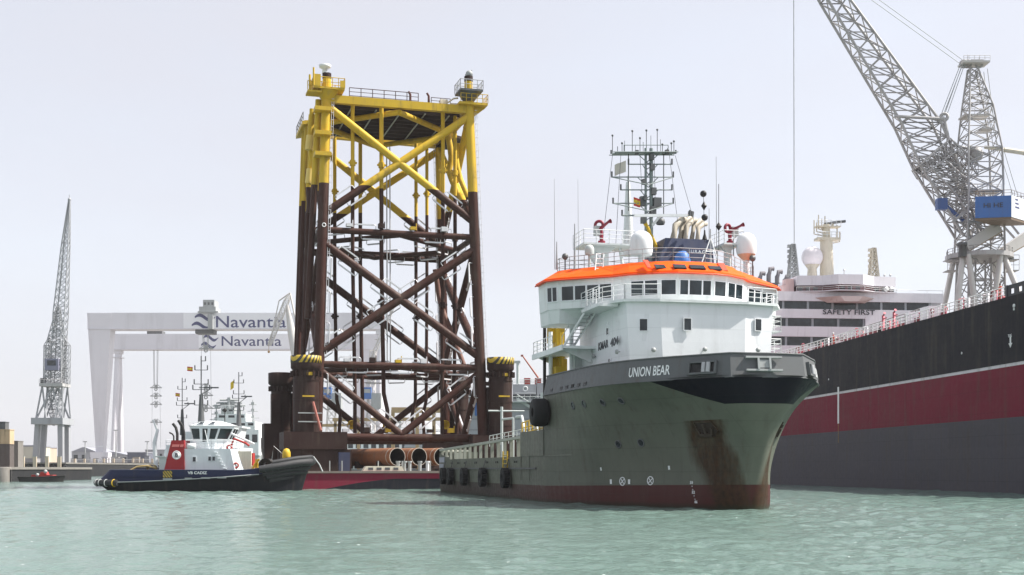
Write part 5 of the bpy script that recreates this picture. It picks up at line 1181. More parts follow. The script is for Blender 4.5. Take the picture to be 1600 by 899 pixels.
for k, (x, y) in enumerate(((8.75, -2.2), (9.25, -2.6), (9.6, -1.6), (9.95, -2.4))):
    b = MB(); h = (.9, 1.9, 2.3, 2.1)[k]; b.path([(x, y, 5.4), (x, y, 5.9+h*.3), (x-.15, y, 5.8+h*.7), (x-.5, y, 5.7+h)], .16 if k else .09, 8); b.build("exhaust_pipe", BLACK, tug)
# wheelhouse
wl = [(10.6, -2.0), (13.6, -2.0), (14.9, -1.2), (14.9, 1.2), (13.6, 2.0), (10.6, 2.0)]
wu = [(10.5, -2.1), (13.9, -2.1), (15.4, -1.3), (15.4, 1.3), (13.9, 2.1), (10.5, 2.1)]
wd = [(10.9, -2.0), (13.3, -2.0), (14.5, -1.2), (14.5, 1.2), (13.3, 2.0), (10.9, 2.0)]
b = MB(); b.prism(wd, 4.75, 5.5); b.prism(wd, 5.5, 7.25, 0, wu); b.build("wheelhouse", TW, tug)
b = MB(); b.prism(wu, 7.25, 7.4, 0, [(x+.1*(1 if x > 12 else -1), y*1.06) for x, y in wu]); b.prism([(x, y*.95) for x, y in wu], 7.4, 7.95, 0, [(12.0, -.8), (13.2, -.8), (13.6, -.5), (13.6, .5), (13.2, .8), (12.0, .8)]); b.build("wheelhouse_roof", TW, tug)
def twin(p0, p1, q0, q1, t0, t1, s0, s1, name="window", par=None):
    f = lambda t_, s_: V(p0).lerp(V(p1), t_).lerp(V(q0).lerp(V(q1), t_), s_)
    P = [f(t0, s0), f(t1, s0), f(t1, s1), f(t0, s1)]; n = (P[1]-P[0]).cross(P[3]-P[0]).normalized()
    b = MB(); b.slab([p+n*.005 for p in P], n*.02, 0); b2 = MB()
    for a, c in zip(P, P[1:]+P[:1]): b2.bar(a+n*.02, c+n*.02, .07, .05)
    fo = b2.build(name, TW, tug); b.build("pane", GLASS, fo)
pz = lambda P, z: [(x, y, z) for x, y in P]
A_, B_ = pz(wd, 5.5), pz(wu, 7.25)
for i, t0, t1 in ((0, .03, .33), (0, .42, .62), (0, .70, .98), (1, .06, .94), (2, .05, .48), (2, .52, .95)):
    twin(A_[i], A_[i+1], B_[i], B_[i+1], t0, t1, .2 if (i, t0) != (0, .42) else .02, .9)
for x0, x1 in ((11.2, 12.0), (12.5, 13.2)): twin((x0, -1.93, 7.5), (x1, -1.93, 7.5), (x0+.4, -1.0, 7.9), (x1+.1, -1.0, 7.9), 0, 1, .1, .8)
for x0, x1, z0, z1 in ((11.1, 11.5, 3.3, 3.85), (12.85, 13.2, 3.4, 3.9), (13.3, 13.65, 3.4, 3.9)): twin((x0, -3.2, z0), (x1, -3.2, z0), (x0, -3.16, z1), (x1, -3.16, z1), 0, 1, 0, 1)
b = MB(); b.rail([(10.3, -3.0, 4.75), (13.2, -3.0, 4.75), (15.2, -2.8, 4.75), (15.8, -2.0, 4.75)], .95, .03, .7, 3); b.rail([(10.4, -2.0, 7.4), (12, -2.0, 7.4)], .4, .02, .6, 1); b.build("wheelhouse_railing", TW, tug)
b = MB(); b.tube((12.9, -2.9, 4.7), (12.3, -2.4, 6.9), .04); b.tube((13.4, -2.9, 4.75), (14.6, -2.9, 2.4), .05)
for k in range(6): b.box(13.5+.2*k, 13.9+.2*k, -3.5, -2.8, 4.3-.36*k, 4.36-.36*k)
b.build("stair", TW, tug)
b = MB(); b.lathe([(0, -.5), (.3, -.45), (.34, 0), (.3, .45), (0, .5)], (10.9, -2.9, 5.05), 12, axis=(1, 0, 0)); b.build("liferaft_canister", WHITE, tug)
b = MB(); b.torus((15.9, -3.0, 2.9), .27, .09, (.3, -1, 0), 18, 8); b.build("lifebuoy", RED, tug)
b = MB(); b.box(15.7, 17.5, -2.4, -2.1, 2.0, 4.5); b.slab([(16.0, -2.3, 4.7), (18.0, -2.3, 2.4), (16.0, -2.3, 2.4)], (0, .15, 0)); b.build("fore_bulkhead", CREAM, tug)
lettering("VB CADIZ", .42, "ship_name", LETTERW, tug, .012, M=face_matrix((12.0, -4.64, 2.06), (1, 0, 0)), thick=.02, sx=1.12)
b = MB(); b.box(8.2, 9.2, -4.66, -4.63, 1.55, 2.3); b.build("hazard_panel", hazard("tug_hazard", .3, -1.6), tug)
for x0, x1 in ((8.2, 9.2), (10.6, 11.4), (12.4, 13.4), (14.2, 15.2)): b = MB(); b.box(x0, x1, -4.68, -4.62, 1.28+(x0-8)*.03, 1.46+(x0-8)*.03); b.build("hull_step", LGREY, tug)
b = MB(); b.path([(4.2, -3.6, 2.3), (5, -3.4, 2.75), (6.2, -3.6, 2.85), (7, -3.3, 2.6)], .12, 6); b.lathe([(.5, -.6), (.55, 0), (.5, .6)], (6.3, -2.2, 2.5), 14, axis=(0, 1, 0)); b.build("tow_gear", paint("ochre_gear", (.36, .27, .12), .6), tug)
b = MB(); b.lathe([(.8, -1), (.8, -.9), (.4, -.85), (.4, .85), (.8, .9), (.8, 1)], (18.9, -.5, 2.9), 18, axis=(0, 1, 0)); b.build("towing_winch", BLACK, tug)
b = MB(); b.box(17.9, 18.2, -2.2, -1.9, 2.0, 3.6); b.path([(17.6, -2.3, 2.4), (18, -2.3, 3.2), (18.4, -2.3, 3.6)], .13); b.path([(17.3, -3, 2.2), (18.2, -3, 2.1), (19, -2.6, 2.2)], .16, 6); b.build("mooring_gear", YELLOW, tug)
b = MB(); b.lathe([(0, 0), (.4, .1), (.48, .5), (.46, 1.0), (.3, 1.35), (0, 1.45)], (21.25, -1.2, 3.4), 14); b.tube((21.25, -1.2, 2.4), (21.25, -1.2, 3.5), .12); b.build("bow_beacon", YELLOW, tug)
b = MB(); b.tube((18.3, -1, 5.0), (18.6, -1, 3.2), .04); b.path([(19.6, -1.2, 3.6), (19.8, -1.2, 5.1), (21.5, -1.2, 3.6)], .04, 5); b.path([(24.2, -.5, 3.9), (24.9, -.7, 3.0), (25.3, -.9, 2.2)], .08, 6); b.build("bow_frame", LGREY, tug)
b = MB(); b.torus((15.0, -2.2, 4.9), .25, .12, (0, 1, 0)); b.path([(15.1, -2, 5.0), (15.5, -2, 5.9), (16.8, -2, 5.4), (17.2, -2, 5.1)], .13, 8); b.build("fire_monitor", RED, tug)
b = MB(); b.tube((15.1, -1.6, 6.5), (17.7, -1.6, 5.3), .13); b.build("fi_boom".replace("fi_boom", "monitor_boom"), TW, tug)
def tugmast(par, c, h, s=1, lattice=True):
    b = MB(); x, y, z = c
    b.lathe([(.42*s, 0), (.20*s, h*.45)], c, 10); b.tube((x, y, z+h*.45), (x, y, z+h), .07*s, n=6)
    o = b.build("mast", DGREY, par)
    for k, t_ in enumerate((.30, .52, .60, .80, .93)):
        zz = z+h*t_; w_ = (.75, .95, .8, .72, .5)[k]*s; q = MB(); q.tube((x-w_ if k != 4 else x, y, zz), (x+w_, y, zz), .04*s, n=5)
        for e in ((-w_, w_) if k != 4 else (w_,)): q.tube((x+e, y, zz), (x+e, y, zz+.55*s), .07*s, n=6)
        if k == 1: q.box(x+.3, x+2.0*s, y-.1, y+.1, zz+.15, zz+.3); q.tube((x, y, zz-.6), (x+1.2*s, y, zz+.15), .04)
        q.build("mast_arm", DGREY, o)
    return o
tugmast(tug, (11.3, 0, 7.4), 8.0)
b = MB(); b.tube((14.0, 0, 7.9), (14.0, 0, 9.0), .05); b.ball((14.0, 0, 9.2), .25, 10); b.build("search_light", BLACK, tug)
flag("ensign", V((-46.8+9.7, 146.2, 14.2)), (1, 0, 0), .65, .5, "small red and yellow flag at the mast of the dark blue tug", [CLOTHR, CLOTHY], [0, 1, 1, 0], -.1)
# second tug lying behind
T2 = thing("tugboat", "second white tug half hidden behind the dark blue tug's wheelhouse", "tugboat", (-38.0, 154.6, 0))
b = MB(); b.prism([(-7, -3.1), (4.5, -3.1), (7.0, -1), (7.0, 1), (4.5, 3.1), (-7, 3.1)], -1, 2.6, 0); b.build("hull", TUGM, T2)
b = MB(); b.prism([(-3, -3), (5.5, -3), (6.3, -2), (6.3, 2), (5.5, 3), (-3, 3)], 2.6, 5.0); b.prism([(0.2, -2.2), (4.6, -2.2), (5.2, -1.4), (5.2, 1.4), (4.6, 2.2), (.2, 2.2)], 5.0, 7.4, 0, [(.2, -2.3), (5.0, -2.3), (5.7, -1.4), (5.7, 1.4), (5.0, 2.3), (.2, 2.3)]); b.box(0, 5.9, -2.5, 2.5, 7.4, 7.6); b.build("wheelhouse", TW, T2)
for x0, x1 in ((.5, 1.6), (1.9, 3.0), (3.3, 4.6)):
    b = MB(); b.box(x0, x1, -2.36, -2.27, 5.8, 7.0); b.build("window", GLASS, T2)
b = MB(); b.rail([(-3, -2.9, 5.0), (5.8, -2.8, 5.0)], .95, .035, .9, 3); b.build("railing", TW, T2)
b = MB(); b.box(5.0, 7.2, -2.6, -1.2, 2.6, 4.4); b.torus((5.9, -2.6, 4.2), .5, .2, (.2, 1, 0), 16, 8); b.box(5.3, 6.8, -2.7, -2.5, 3.0, 3.25, 1); b.box(5.3, 6.8, -2.7, -2.5, 3.6, 3.8, 1); b.build("red_winch", [RED, WHITE], T2)
tugmast(T2, (5.0, 0, 7.6), 6.6, .8)
flag("ensign", V((-34.0, 154.6, 12.9)), (.5, 0, 0), .4, .9, "small yellow flag at the mast of the white tug behind", [CLOTHY], [0], .8)
T3 = thing("tugboat", "third tug behind the dark blue tug, only its white wheelhouse and thin mast showing", "tugboat", (-42.4, 170, 0))
b = MB(); b.prism([(-5, -3), (5, -3), (7, 0), (5, 3), (-5, 3)], -1, 2.4); b.build("hull", TUGM, T3)
b = MB(); b.box(-3.0, 6, -2, 2, 2.4, 5.6); b.box(-.5, 4, -1.8, 1.8, 5.6, 7.4); b.build("wheelhouse", TW, T3)
b = MB(); b.path([(-4.6, -1, 2.4), (-4.8, -1, 6), (-4.4, -1, 7.6), (-5.0, -1, 9.0)], [.3, .28, .2, .1], 8); b.build("vent_cowl", WHITE, T3)
tugmast(T3, (-1.4, 0, 7.0), 7.6, .8)
flag("ensign", V((-43.9-.8, 170, 12.6)), (1, 0, 0), .6, .45, "small yellow and red flag at the thin mast left of the dark blue tug mast", [CLOTHR, CLOTHY], [0, 1, 1, 0], -.1)
# small workboat by the quay
WB_ = thing("workboat", "small black workboat with red gear lying below the quay crane", "boat", ((66-800)/2000*250, 250, 0))
def wring(t_):
    P = [(-4.4, 0), (-4.3, 1.2), (-2, 1.6), (1.5, 1.6), (3.6, .9), (4.5, 0)]; c = catmull([(x*(.9+.1*t_), y) for x, y in P], 3); z = lambda x: -.4+t_*(1.25+.05*max(0, x)**1.3)
    return [V((x, -y, z(x))) for x, y in c]+[V((x, y, z(x))) for x, y in c[-2:0:-1]]
b = MB(); w1 = wring(1); b.loft([wring(0), wring(.5), w1], 0, True, False, True); b.add([p-V((0, 0, .3)) for p in w1], [tuple(range(len(w1)))]); b.build("hull", BLACK, WB_)
b = MB(); b.box(-1.8, 2.4, -1, 1, .5, 1.35); b.slab([(-.2, -.8, 1.3), (1.2, -.8, 1.3), (.9, -.8, 1.95), (0, -.8, 1.95)], (0, 1.6, 0)); b.build("red_cargo", RED, WB_)
b = MB(); b.ball((-.6, -.9, 1.35), .35, 8); b.ball((.9, -.7, 2.0), .4, 8); b.build("white_bundle", LGREY, WB_)
b = MB(); b.path([p+V((0, 0, .05)) for p in w1], .13, 6); b.build("rubbing_strake", RUBBER, WB_)
# ------------------------------------------------------------ shipyard gantry cranes
def at(u, v_, Y): return V(((u-800)*Y/F_, Y, HC+(HY-v_)*Y/F_))
GAN = paint("gantry_grey", (.70, .69, .73), .5, .1, .12, .08); GAP = paint("gantry_pale_panel", (.84, .84, .87), .5, .05, .08, .08); NAVL = flat("navy_lettering", (.05, .055, .16), .5)
def gantry(Y, label, u0, u1, vt, vb, pu0, pu1, txt_c, txt_w, txt_h, logo, left, right, base):
    A, B = at(u0, vt, Y), at(u1, vb, Y); cx = (A.x+B.x)/2
    g = thing("gantry_crane", label, "gantry crane", (cx, Y, base)); o = V((cx, Y, base))
    z0, z1 = B.z-base, A.z-base; D_ = 4.5
    b = MB(); b.box(A.x-cx, B.x-cx, -D_, D_, z0, z1); b.box(A.x-cx, B.x-cx, -D_-.4, D_+.4, z0-.4, z0-.003)
    beam = b.build("beam", GAN, g)
    p0, p1 = at(pu0, vt, Y).x-cx, at(pu1, vt, Y).x-cx
    b = MB(); b.box(p0, p1, -D_-.12, -D_-.02, z0+.1, z1-.1); b.build("name_panel", GAP, beam)
    c = at(txt_c[0], txt_c[1], Y)-o
    lettering("Navantia", txt_h*1.36, "name_lettering", NAVL, beam, .03*txt_h/6, 0, M=face_matrix((c.x, -D_-.2, c.z), (1, 0, 0)), thick=.12, width=txt_w)
    lu0, lu1, lv0, lv1 = logo; L0 = at(lu0, lv0, Y)-o; L1 = at(lu1, lv1, Y)-o; W = L1.x-L0.x; H = L0.z-L1.z
    b = MB(); n = 24
    for k in range(2):
        up, dn = [], []
        for i in range(n+1):
            t = i/n; yy = L0.z-H*(.24+.5*k)+.15*H*math.sin((t*1.0+.02)*2*math.pi)*-1*-1; th = H*.085*(.35+1.0*math.sin(math.pi*min(1, t*1.0+.05))**.7)
            x = L0.x+W*(t*.86+(.14 if k == 0 else 0)*.9); up.append(V((x, -D_-.26, yy+th))); dn.append(V((x, -D_-.26, yy-th)))
        b.loft([up, dn], 0, False)
    b.build("logo", NAVL, beam)
    ztop = z0-.4
    def taper(ua, ub, ux, uy):
        a, e = at(ua, 0, Y).x-cx, at(ub, 0, Y).x-cx; f, h = at(ux, 0, Y).x-cx, at(uy, 0, Y).x-cx
        b = MB()
        b.prism([(f, -2.5), (h, -2.5), (h, 2.5), (f, 2.5)], 6, z1-.2 if True else ztop, 0, [(a-.2, -D_-.2), (e, -D_-.2), (e, D_+.2), (a-.2, D_+.2)])
        b.box(f-1, h+1, -9, 9, 3.2, 6.0); 
        for k in range(4): b.box(f-.8, h+.8, -9+k*5, -6+k*5, 0.0, 3.2)
        b.box(f-.1, h+.1, -2.6, 2.6, 9, 10.2, 1); b.box(f-.12, h+.12, -2.62, 2.62, 12, 12.9, 1)
        b.build("leg", [GAN, WHITE], g)
    def tubeleg(u, ub):
        x = at(u, 0, Y).x-cx; xb = at(ub, 0, Y).x-cx; b = MB()
        for yy in (-1, 1): b.tube((xb, yy*8, 2.5), (x, yy*1.2, ztop-2.2), 2.0, 1.9, n=14)
        b.box(x-2.4, x+2.4, -3.4, 3.4, ztop-2.4, ztop-.003); b.box(x-3, x+3, -4, 4, ztop-5.2, ztop-4.8); b.box(xb-2.2, xb+2.2, -11, 11, 0, 2.8); b.build("leg", GAN, g)
    for k, spec in ((0, left), (1, right)):
        if spec[0] == "taper": taper(*spec[1:])
        else: tubeleg(*spec[1:])
    return g, o, z0, z1, cx
g1, o1_, z0, z1, cx = gantry(700, "nearer grey gantry crane with the larger lettering and a wide tapered left leg", 141, 598, 490.5, 515, 290, 462, (394, 505.5), 38, 6.6, (303, 340, 492, 517), ("taper", 141, 178, 152, 163.5), ("tube", 595, 594), 5.6)
b = MB(); c = at(328, 490, 700)-o1_; b.box(c.x-4.5, c.x+4.5, -6, 6, z1, z1+3.2); b.box(c.x-2.6, c.x+3.6, -5, 5, z1+3.2, z1+7); b.box(c.x-5, c.x+6, -7, -6, z1-.2, z1+.6); b.box(c.x+.6, c.x+3.2, -7.5, -4.6, z1-9, z1-1)
for k in range(3): b.box(c.x-2+2*k, c.x-1+2*k, -5.06, -5, z1+4.2, z1+5.6, 1)
b.build("trolley", [LGREY, DGREY], g1)
def hook_set(par, org, Y, u, vt, blocks, w_):
    b = MB(); c = at(u, vt, Y)-org
    b.box(c.x-w_, c.x+w_, -4, 4, c.z-1.2, c.z+1.2); b.build("hoist_trolley", DGREY, par)
    b = MB()
    for dx in (-w_*.35, -w_*.2, w_*.2, w_*.35): b.tube((c.x+dx, -1, c.z-1), (c.x+dx*.7, -1, at(u, blocks[0], Y).z-org.z), .16, n=4)
    b.tube((c.x-w_*.5, 0, at(u, blocks[0], Y).z-org.z), (c.x-w_*.6, 0, at(u, blocks[-1]+40, Y).z-org.z), .1, n=4); b.tube((c.x+w_*.5, 0, at(u, blocks[0], Y).z-org.z), (c.x+w_*.6, 0, at(u, blocks[-1]+40, Y).z-org.z), .1, n=4)
    b.build("hoist_rope", LGREY, par)
    for k, v_ in enumerate(blocks):
        z = at(u, v_, Y).z-org.z; b = MB(); b.box(c.x-w_*.75, c.x+w_*.75, -.6, .6, z-.35, z+.35)
        b.torus((c.x, -.5, z-1.1), .8, .35, (0, 1, 0), 12, 6); b.box(c.x-.8, c.x+.8, -.8, .8, z, z+1.8)
        for e in (-1, 1): b.tube((c.x+e*w_*.7, 0, z), (c.x+e*.4, 0, z+2.4), .18, n=5)
        b.build("hook_block", LGREY, par)
hook_set(g1, o1_, 700, 322, 519, (545, 606, 618, 638), 5)
g2, o2_, z0b, z1b_, cx2 = gantry(850, "farther grey gantry crane with the smaller lettering and a thin left leg", 178, 592, 523, 546.5, 313, 470, (394.5, 535), 39.5, 6.9, (317, 344, 524, 547), ("tube", 185, 183), ("taper", 553, 592, 562, 576), 5.6)
hook_set(g2, o2_, 850, 244, 521, (606, 619, 632, 660), 5)
# ------------------------------------------------------------ lattice quay cranes
CRA = paint("crane_light_grey", (.33, .34, .36), .5, .15, .2, .3); CRD = paint("crane_grey_brown", (.42, .41, .41), .5, .3, .25, .4); CRW = paint("crane_white", (.58, .56, .54), .5, .2, .2, .3)
def sq(c, hx, hy): return [c+V((-hx, -hy, 0)), c+V((hx, -hy, 0)), c+V((hx, hy, 0)), c+V((-hx, hy, 0))]
def lat(name, par, org, segs, Y, nb, r, rb, mat, hy=None, x=True):
    b = MB()
    for (u0, v0, w0), (u1, v1, w1), n in zip(segs, segs[1:], nb):
        k = Y/F_; A = sq(at(u0, v0, Y)-org, w0*k, hy or w0*k); B = sq(at(u1, v1, Y)-org, w1*k, (hy or w1*k) if w1 > 3 else w1*k)
        b.lattice(A, B, n, r, rb, 0, x)
    return b.build(name, mat, par)
Y = 430; org = at(82, 724, Y); org.z = 4.6
lc = thing("quay_crane", "pale grey lattice luffing crane with upright jib standing on the quay at the far left", "crane", org)
b = MB(); k = Y/F_
for u0, u1 in ((57, 67), (97, 107)):
    for dy in (-3, 3):
        a, e = at(u0, 724, Y)-org, at(u1, 724, Y)-org; f, h = at(u0+4 if u0 < 80 else u0-1, 661, Y)-org, at(u1+1 if u0 < 80 else u1-3, 661, Y)-org
        b.prism([(a.x, dy-.9), (e.x-.6, dy-.9), (e.x-.6, dy+.9), (a.x, dy+.9)], 0, f.z, 0, [(f.x, dy-.9), (h.x, dy-.9), (h.x, dy+.9), (f.x, dy+.9)])
a, e = at(58, 664, Y)-org, at(107, 654, Y)-org; b.box(a.x, e.x, -5.6, 5.6, a.z, e.z); b.build("portal", CRA, lc)
b = MB()
for (ua, va), (ub, vb) in (((63, 655), (70, 604)), ((104, 655), (102, 604)), ((64, 655), (86, 606)), ((102, 655), (86, 606)), ((79, 655), (70, 604)), ((92, 655), (102, 604))):
    for dy in (-4, 4): b.tube(at(ua, va, Y)-org+V((0, dy, 0)), at(ub, vb, Y)-org+V((0, dy*.6, 0)), .3, n=8)
b.build("trestle_leg", CRA, lc)
b = MB(); a, e = at(68, 605, Y)-org, at(104, 600, Y)-org; b.box(a.x, e.x, -4, 4, a.z, e.z); b.rail([(a.x, -4, e.z), (e.x, -4, e.z)], 1.2, .07, 1.5, 2); b.build("slewing_platform", CRD, lc)
lat("pintle", lc, org, [(86.5, 603, 10), (86, 640, 8), (84, 665, 1)], Y, [5, 4], 0.15, 0.084, CRA)
lat("tower", lc, org, [(87, 600, 13), (88, 535, 11), (91, 480, 2)], Y, [6, 6], 0.17, 0.096, CRA)
lat("jib", lc, org, [(90, 598, 8), (95, 490, 9), (103, 380, 5), (108.5, 312, 1)], Y, [9, 9, 7], 0.17, 0.090, CRA)
for u, w_ in ((73, 4), (103, 5)): lat("side_frame", lc, org, [(u, 600, w_), (u+1, 540, w_), (u+(4 if u < 90 else -3), 528, 1)], Y, [5, 1], 0.12, 0.072, CRA)
b = MB(); a, e = at(76, 580, Y)-org, at(97, 562, Y)-org; b.box(a.x, e.x, -3.6, -.4, a.z, e.z); b.box(a.x+.8, e.x-.8, -3.7, -3.6, a.z+1.6, e.z-.6, 1); b.build("machine_house", [paint("slate_blue", (.20, .20, .27)), GLASS], lc)
b = MB(); a, e = at(68, 601, Y)-org, at(74, 592, Y)-org; b.box(a.x, e.x, -3, -1, a.z, e.z); b.build("winch_box", DGREY, lc)
b = MB(); t = at(108.5, 312, Y)-org; b.ball(t, .6, 8); b.tube(t, t+V((0, 0, 1.6)), .12)
for dx in (-.3, .3): b.tube(t+V((dx, 0, 0)), at(91, 480, Y)-org, .07, n=4)
b.build("jib_head", CRA, lc)
# crane with bent white jib behind the lettering
Y = 660; org = at(450, 725, Y); org.z = 5.6
c2 = thing("quay_crane", "white bent jib crane standing in front of the last letters of the gantry lettering", "crane", org)
lat("jib", c2, org, [(421, 540, 2.5), (436, 500, 4), (448, 470, 4), (453, 458, 1)], Y, [5, 4, 2], 0.17, 0.096, CRW)
b = MB(); b.tube(at(436, 470, Y)-org, at(453, 458, Y)-org, .4); b.tube(at(421, 540, Y)-org, at(436, 470, Y)-org, .3); b.path([at(453, 458, Y)-org, at(462, 500, Y)-org, at(468, 560, Y)-org], .5, 6); b.build("jib_tie", CRW, c2)
b = MB(); b.path([at(449, 478, Y)-org, at(456, 520, Y)-org, at(463, 560, Y)-org, at(464, 722, Y)-org], [1.0, 2.2, 2.4, 2.6], 10); b.build("jib_back", CRW, c2)
b = MB(); b.tube(at(420, 540, Y)-org, at(420, 548, Y)-org, .1); b.ball(at(420, 550, Y)-org, .7, 8); b.build("hook_block", paint("ochre_hook", (.4, .22, .08)), c2)
# crane with blue cab seen through the jacket
def cabcrane(Y, u, v0, label, tall):
    org = at(u, 725, Y); org.z = 5.6; c = thing("quay_crane", label, "crane", org)
    lat("tower", c, org, [(u-2, 722, 8), (u, 640, 6), (u+2, v0, 4)], Y, [6, 7], 0.19, 0.108, CRW)
    b = MB(); a, e = at(u-11, 624, Y)-org, at(u+1, 606, Y)-org; b.box(a.x, e.x, -4, 0, a.z, e.z); b.box(a.x+.3, e.x-.3, -4.1, -4, a.z+3, e.z-1, 1); b.build("cab", [BLUE, LGREY], c)
    b = MB(); a, e = at(u+1, 640, Y)-org, at(u+16, 615, Y)-org; b.box(a.x, e.x, -3, 3, a.z, e.z); b.build("machine_house", LGREY, c)
    if tall: lat("jib", c, org, [(u-6, 610, 3), (u+6, 548, 3), (u+40, 470, 1)], Y, [6, 6], 0.14, 0.084, CRW)
cabcrane(660, 580, 548, "pale lattice crane with a blue cab seen through the left part of the jacket", True)
cabcrane(650, 518, 590, "pale crane with a blue cab just right of the striped left pile sleeve", False)
# big luffing crane behind the tanker
Y = 260; org = at(1530, 715, Y); org.z = 5.0
rc = thing("quay_crane", "huge grey lattice luffing crane with a blue machine house behind the tanker", "crane", org)
def q(u, v_, dy=0): return at(u, v_, Y)-org+V((0, dy, 0))
b = MB()
for (u0, v0), (u1, v1), dy0, dy1 in (((1494, 404), (1480, 480), -4, -6), ((1499, 404), (1508, 470), -5, -5), ((1500, 404), (1492, 480), 4, 7), ((1549, 404), (1540, 470), -5, -5), ((1556, 404), (1576, 470), -4, -6), ((1564, 404), (1584, 470), 4, 7)):
    a = q(u0, v0, dy0); e = q(u1, v1, dy1); d = (e-a); e = a+d*((a.z)/(a.z-e.z)); b.tube(e, a, .62, .55, n=10)
b.build("portal_leg", CRW, rc)
lat("base_tower", rc, org, [(1529, 706, 34), (1532, 404, 27)], Y, [8], 0.24, 0.120, CRD)
lat("inner_tower", rc, org, [(1529, 706, 14), (1532, 404, 12)], Y, [9], 0.19, 0.096, CRD)
b = MB(); c = q(1530, 402); b.lathe([(0, -.5), (6.6, -.5), (6.6, .4), (0, .4)], c, 22, sm=False); b.rail([c+V((6.4*math.cos(i*.5236), 6.4*math.sin(i*.5236), .4)) for i in range(12)], 1.1, .06, 1.6, 2, closed=True)
for u in (1484, 1578): c_ = q(u, 410); b.box(c_.x-1.1, c_.x+1.1, -2, 1, c_.z-2.0, c_.z-1.85); b.box(c_.x-1.1, c_.x+1.1, -2, 1, c_.z+.2, c_.z+.35); b.rail([(c_.x-1.1, -2, c_.z-1.85), (c_.x+1.1, -2, c_.z-1.85)], 3, .06, 1, 3)
b.build("slewing_platform", CRD, rc)
b = MB(); b.lathe([(.8, 0), (.8, 2.2), (1.0, 2.2), (1.0, 2.8), (0, 2.8)], q(1490, 408, -5), 10); b.build("drive_housing", DGREY, rc)
lat("tower", rc, org, [(1530, 402, 29), (1531, 305, 27), (1530, 236, 26)], Y, [4, 3], 0.22, 0.114, CRD)
lat("tower_head", rc, org, [(1530, 236, 26), (1527, 168, 18), (1520, 108, 6)], Y, [3, 5], 0.19, 0.096, CRD)
for v_, u0, u1 in ((100, 1501, 1542), (183, 1502, 1542), (204, 1530, 1548), (300, 1500, 1560)):
    b = MB(); a, e = q(u0, v_), q(u1, v_); b.box(a.x, e.x, -1.8, 1.8, a.z-.2, a.z+.15); b.rail([(a.x, -1.8, a.z+.15), (e.x, -1.8, a.z+.15)], 1.0, .05, 1, 2); b.build("tower_platform", CRW, rc)
b = MB()
for u in (1506, 1512, 1530): b.torus(q(u, 100), .7, .25, (.3, 1, 0), 14, 6)
b.box(q(1515, 0).x, q(1535, 0).x, -.8, .8, q(0, 99).z, q(0, 95).z); b.tube(q(1512, 99), q(1512, 86), .06); b.tube(q(1530, 99), q(1530, 90), .06); b.build("sheave_block", CRD, rc)
jibseg = [(1512, 372, 12), (1463, 262, 30), (1434, 196, 31), (1303, 0, 17), (1240, -94, 4)]
lat("jib", rc, org, jibseg, Y, [4, 3, 7, 5], .28, .13, CRD, hy=2.2)
lat("jib_counter_frame", rc, org, [(1448, 250, 17), (1500, 300, 20), (1545, 372, 14)], Y, [5, 5], 0.19, 0.102, CRD, hy=2.6)
b = MB(); b.lattice([q(1432, 262, d) for d in (-3, 3)]+[q(1440, 275, d) for d in (3, -3)], [q(1478, 222, d) for d in (-3, 3)]+[q(1490, 240, d) for d in (3, -3)], 5, .17, .09)
b.lattice([q(1480, 225, d) for d in (-3, 3)]+[q(1488, 240, d) for d in (3, -3)], [q(1520, 262, d) for d in (-3, 3)]+[q(1520, 280, d) for d in (3, -3)], 4, .17, .09); b.tube(q(1392, 187, -2.4), q(1470, 191, -2.4), .32); b.torus(q(1469, 188, -2.4), .7, .3, (.2, 1, 0), 12, 6); b.tube(q(1469, 190, -2.4), q(1476, 225, -2.4), .35); b.build("jib_strut", CRD, rc)
b = MB(); b.tube(q(1480, 230, -2), q(1515, 238, -2), .3, n=8); b.tube(q(1530, 236, -3), q(1560, 240, -3), .35, n=8, m=1); b.tube(q(1560, 240, -3), q(1594, 245, -3), .5, n=8, m=1); b.tube(q(1590, 244.4, -3), q(1596, 245.3, -3), .55, n=8); b.ball(q(1522, 243, -1), 1.6, 8); b.build("luffing_rod", [CRD, CREAM], rc)
b = MB()
for dy in (-1, 1):
    for p, e in (((1502, 102), (1469, 188)), ((1505, 102), (1474, 190)), ((1501, 96), (1240, -92)), ((1545, 168), (1586, 304)), ((1540, 110), (1556, 240))): b.tube(q(*p, dy), q(*e, dy), .07, n=4)
b.tube(q(1240, -94), q(1241, 432), .09, n=5); b.build("hoist_rope", LGREY, rc)
z = q(1241, 434).z; b = MB(); b.box(q(1241, 0).x-.4, q(1241, 0).x+.4, -.3, .3, z, z+1.0); b.build("hook_block", CRD, rc)
# blue machine house, counterweights, cab
c = at(1580, 339, 250)-org; a1 = V((-math.cos(.2), math.sin(.2), 0))
a2 = V((.72, .69, 0)); b = MB(); Lb, Wb, Hb = 6.7, 8.5, 4.2
pts = [c, c+a1*Lb, c+a1*Lb+a2*Wb, c+a2*Wb]; b.slab(pts, (0, 0, Hb)); mh = b.build("machine_house", BLUE, rc)
b = MB(); n2 = V((a2.y, -a2.x, 0)); b.slab([c+n2*.02+a2*.02, c+n2*.02+a2*Wb, c+n2*.02+a2*Wb+V((0, 0, Hb)), c+n2*.02+a2*.02+V((0, 0, Hb))], n2*.05); b.build("house_end", WHITE, mh)
b = MB(); b.slab([p-V((0, 0, .5)) for p in pts], (0, 0, .45)); b.rail([p+V((0, 0, Hb)) for p in pts], 1.1, .05, 1.5, 2, closed=True); b.build("house_base", paint("brown_base", (.17, .12, .08)), mh)
n1 = V((-a1.y, a1.x, 0)); n1 = n1 if n1.y < 0 else -n1
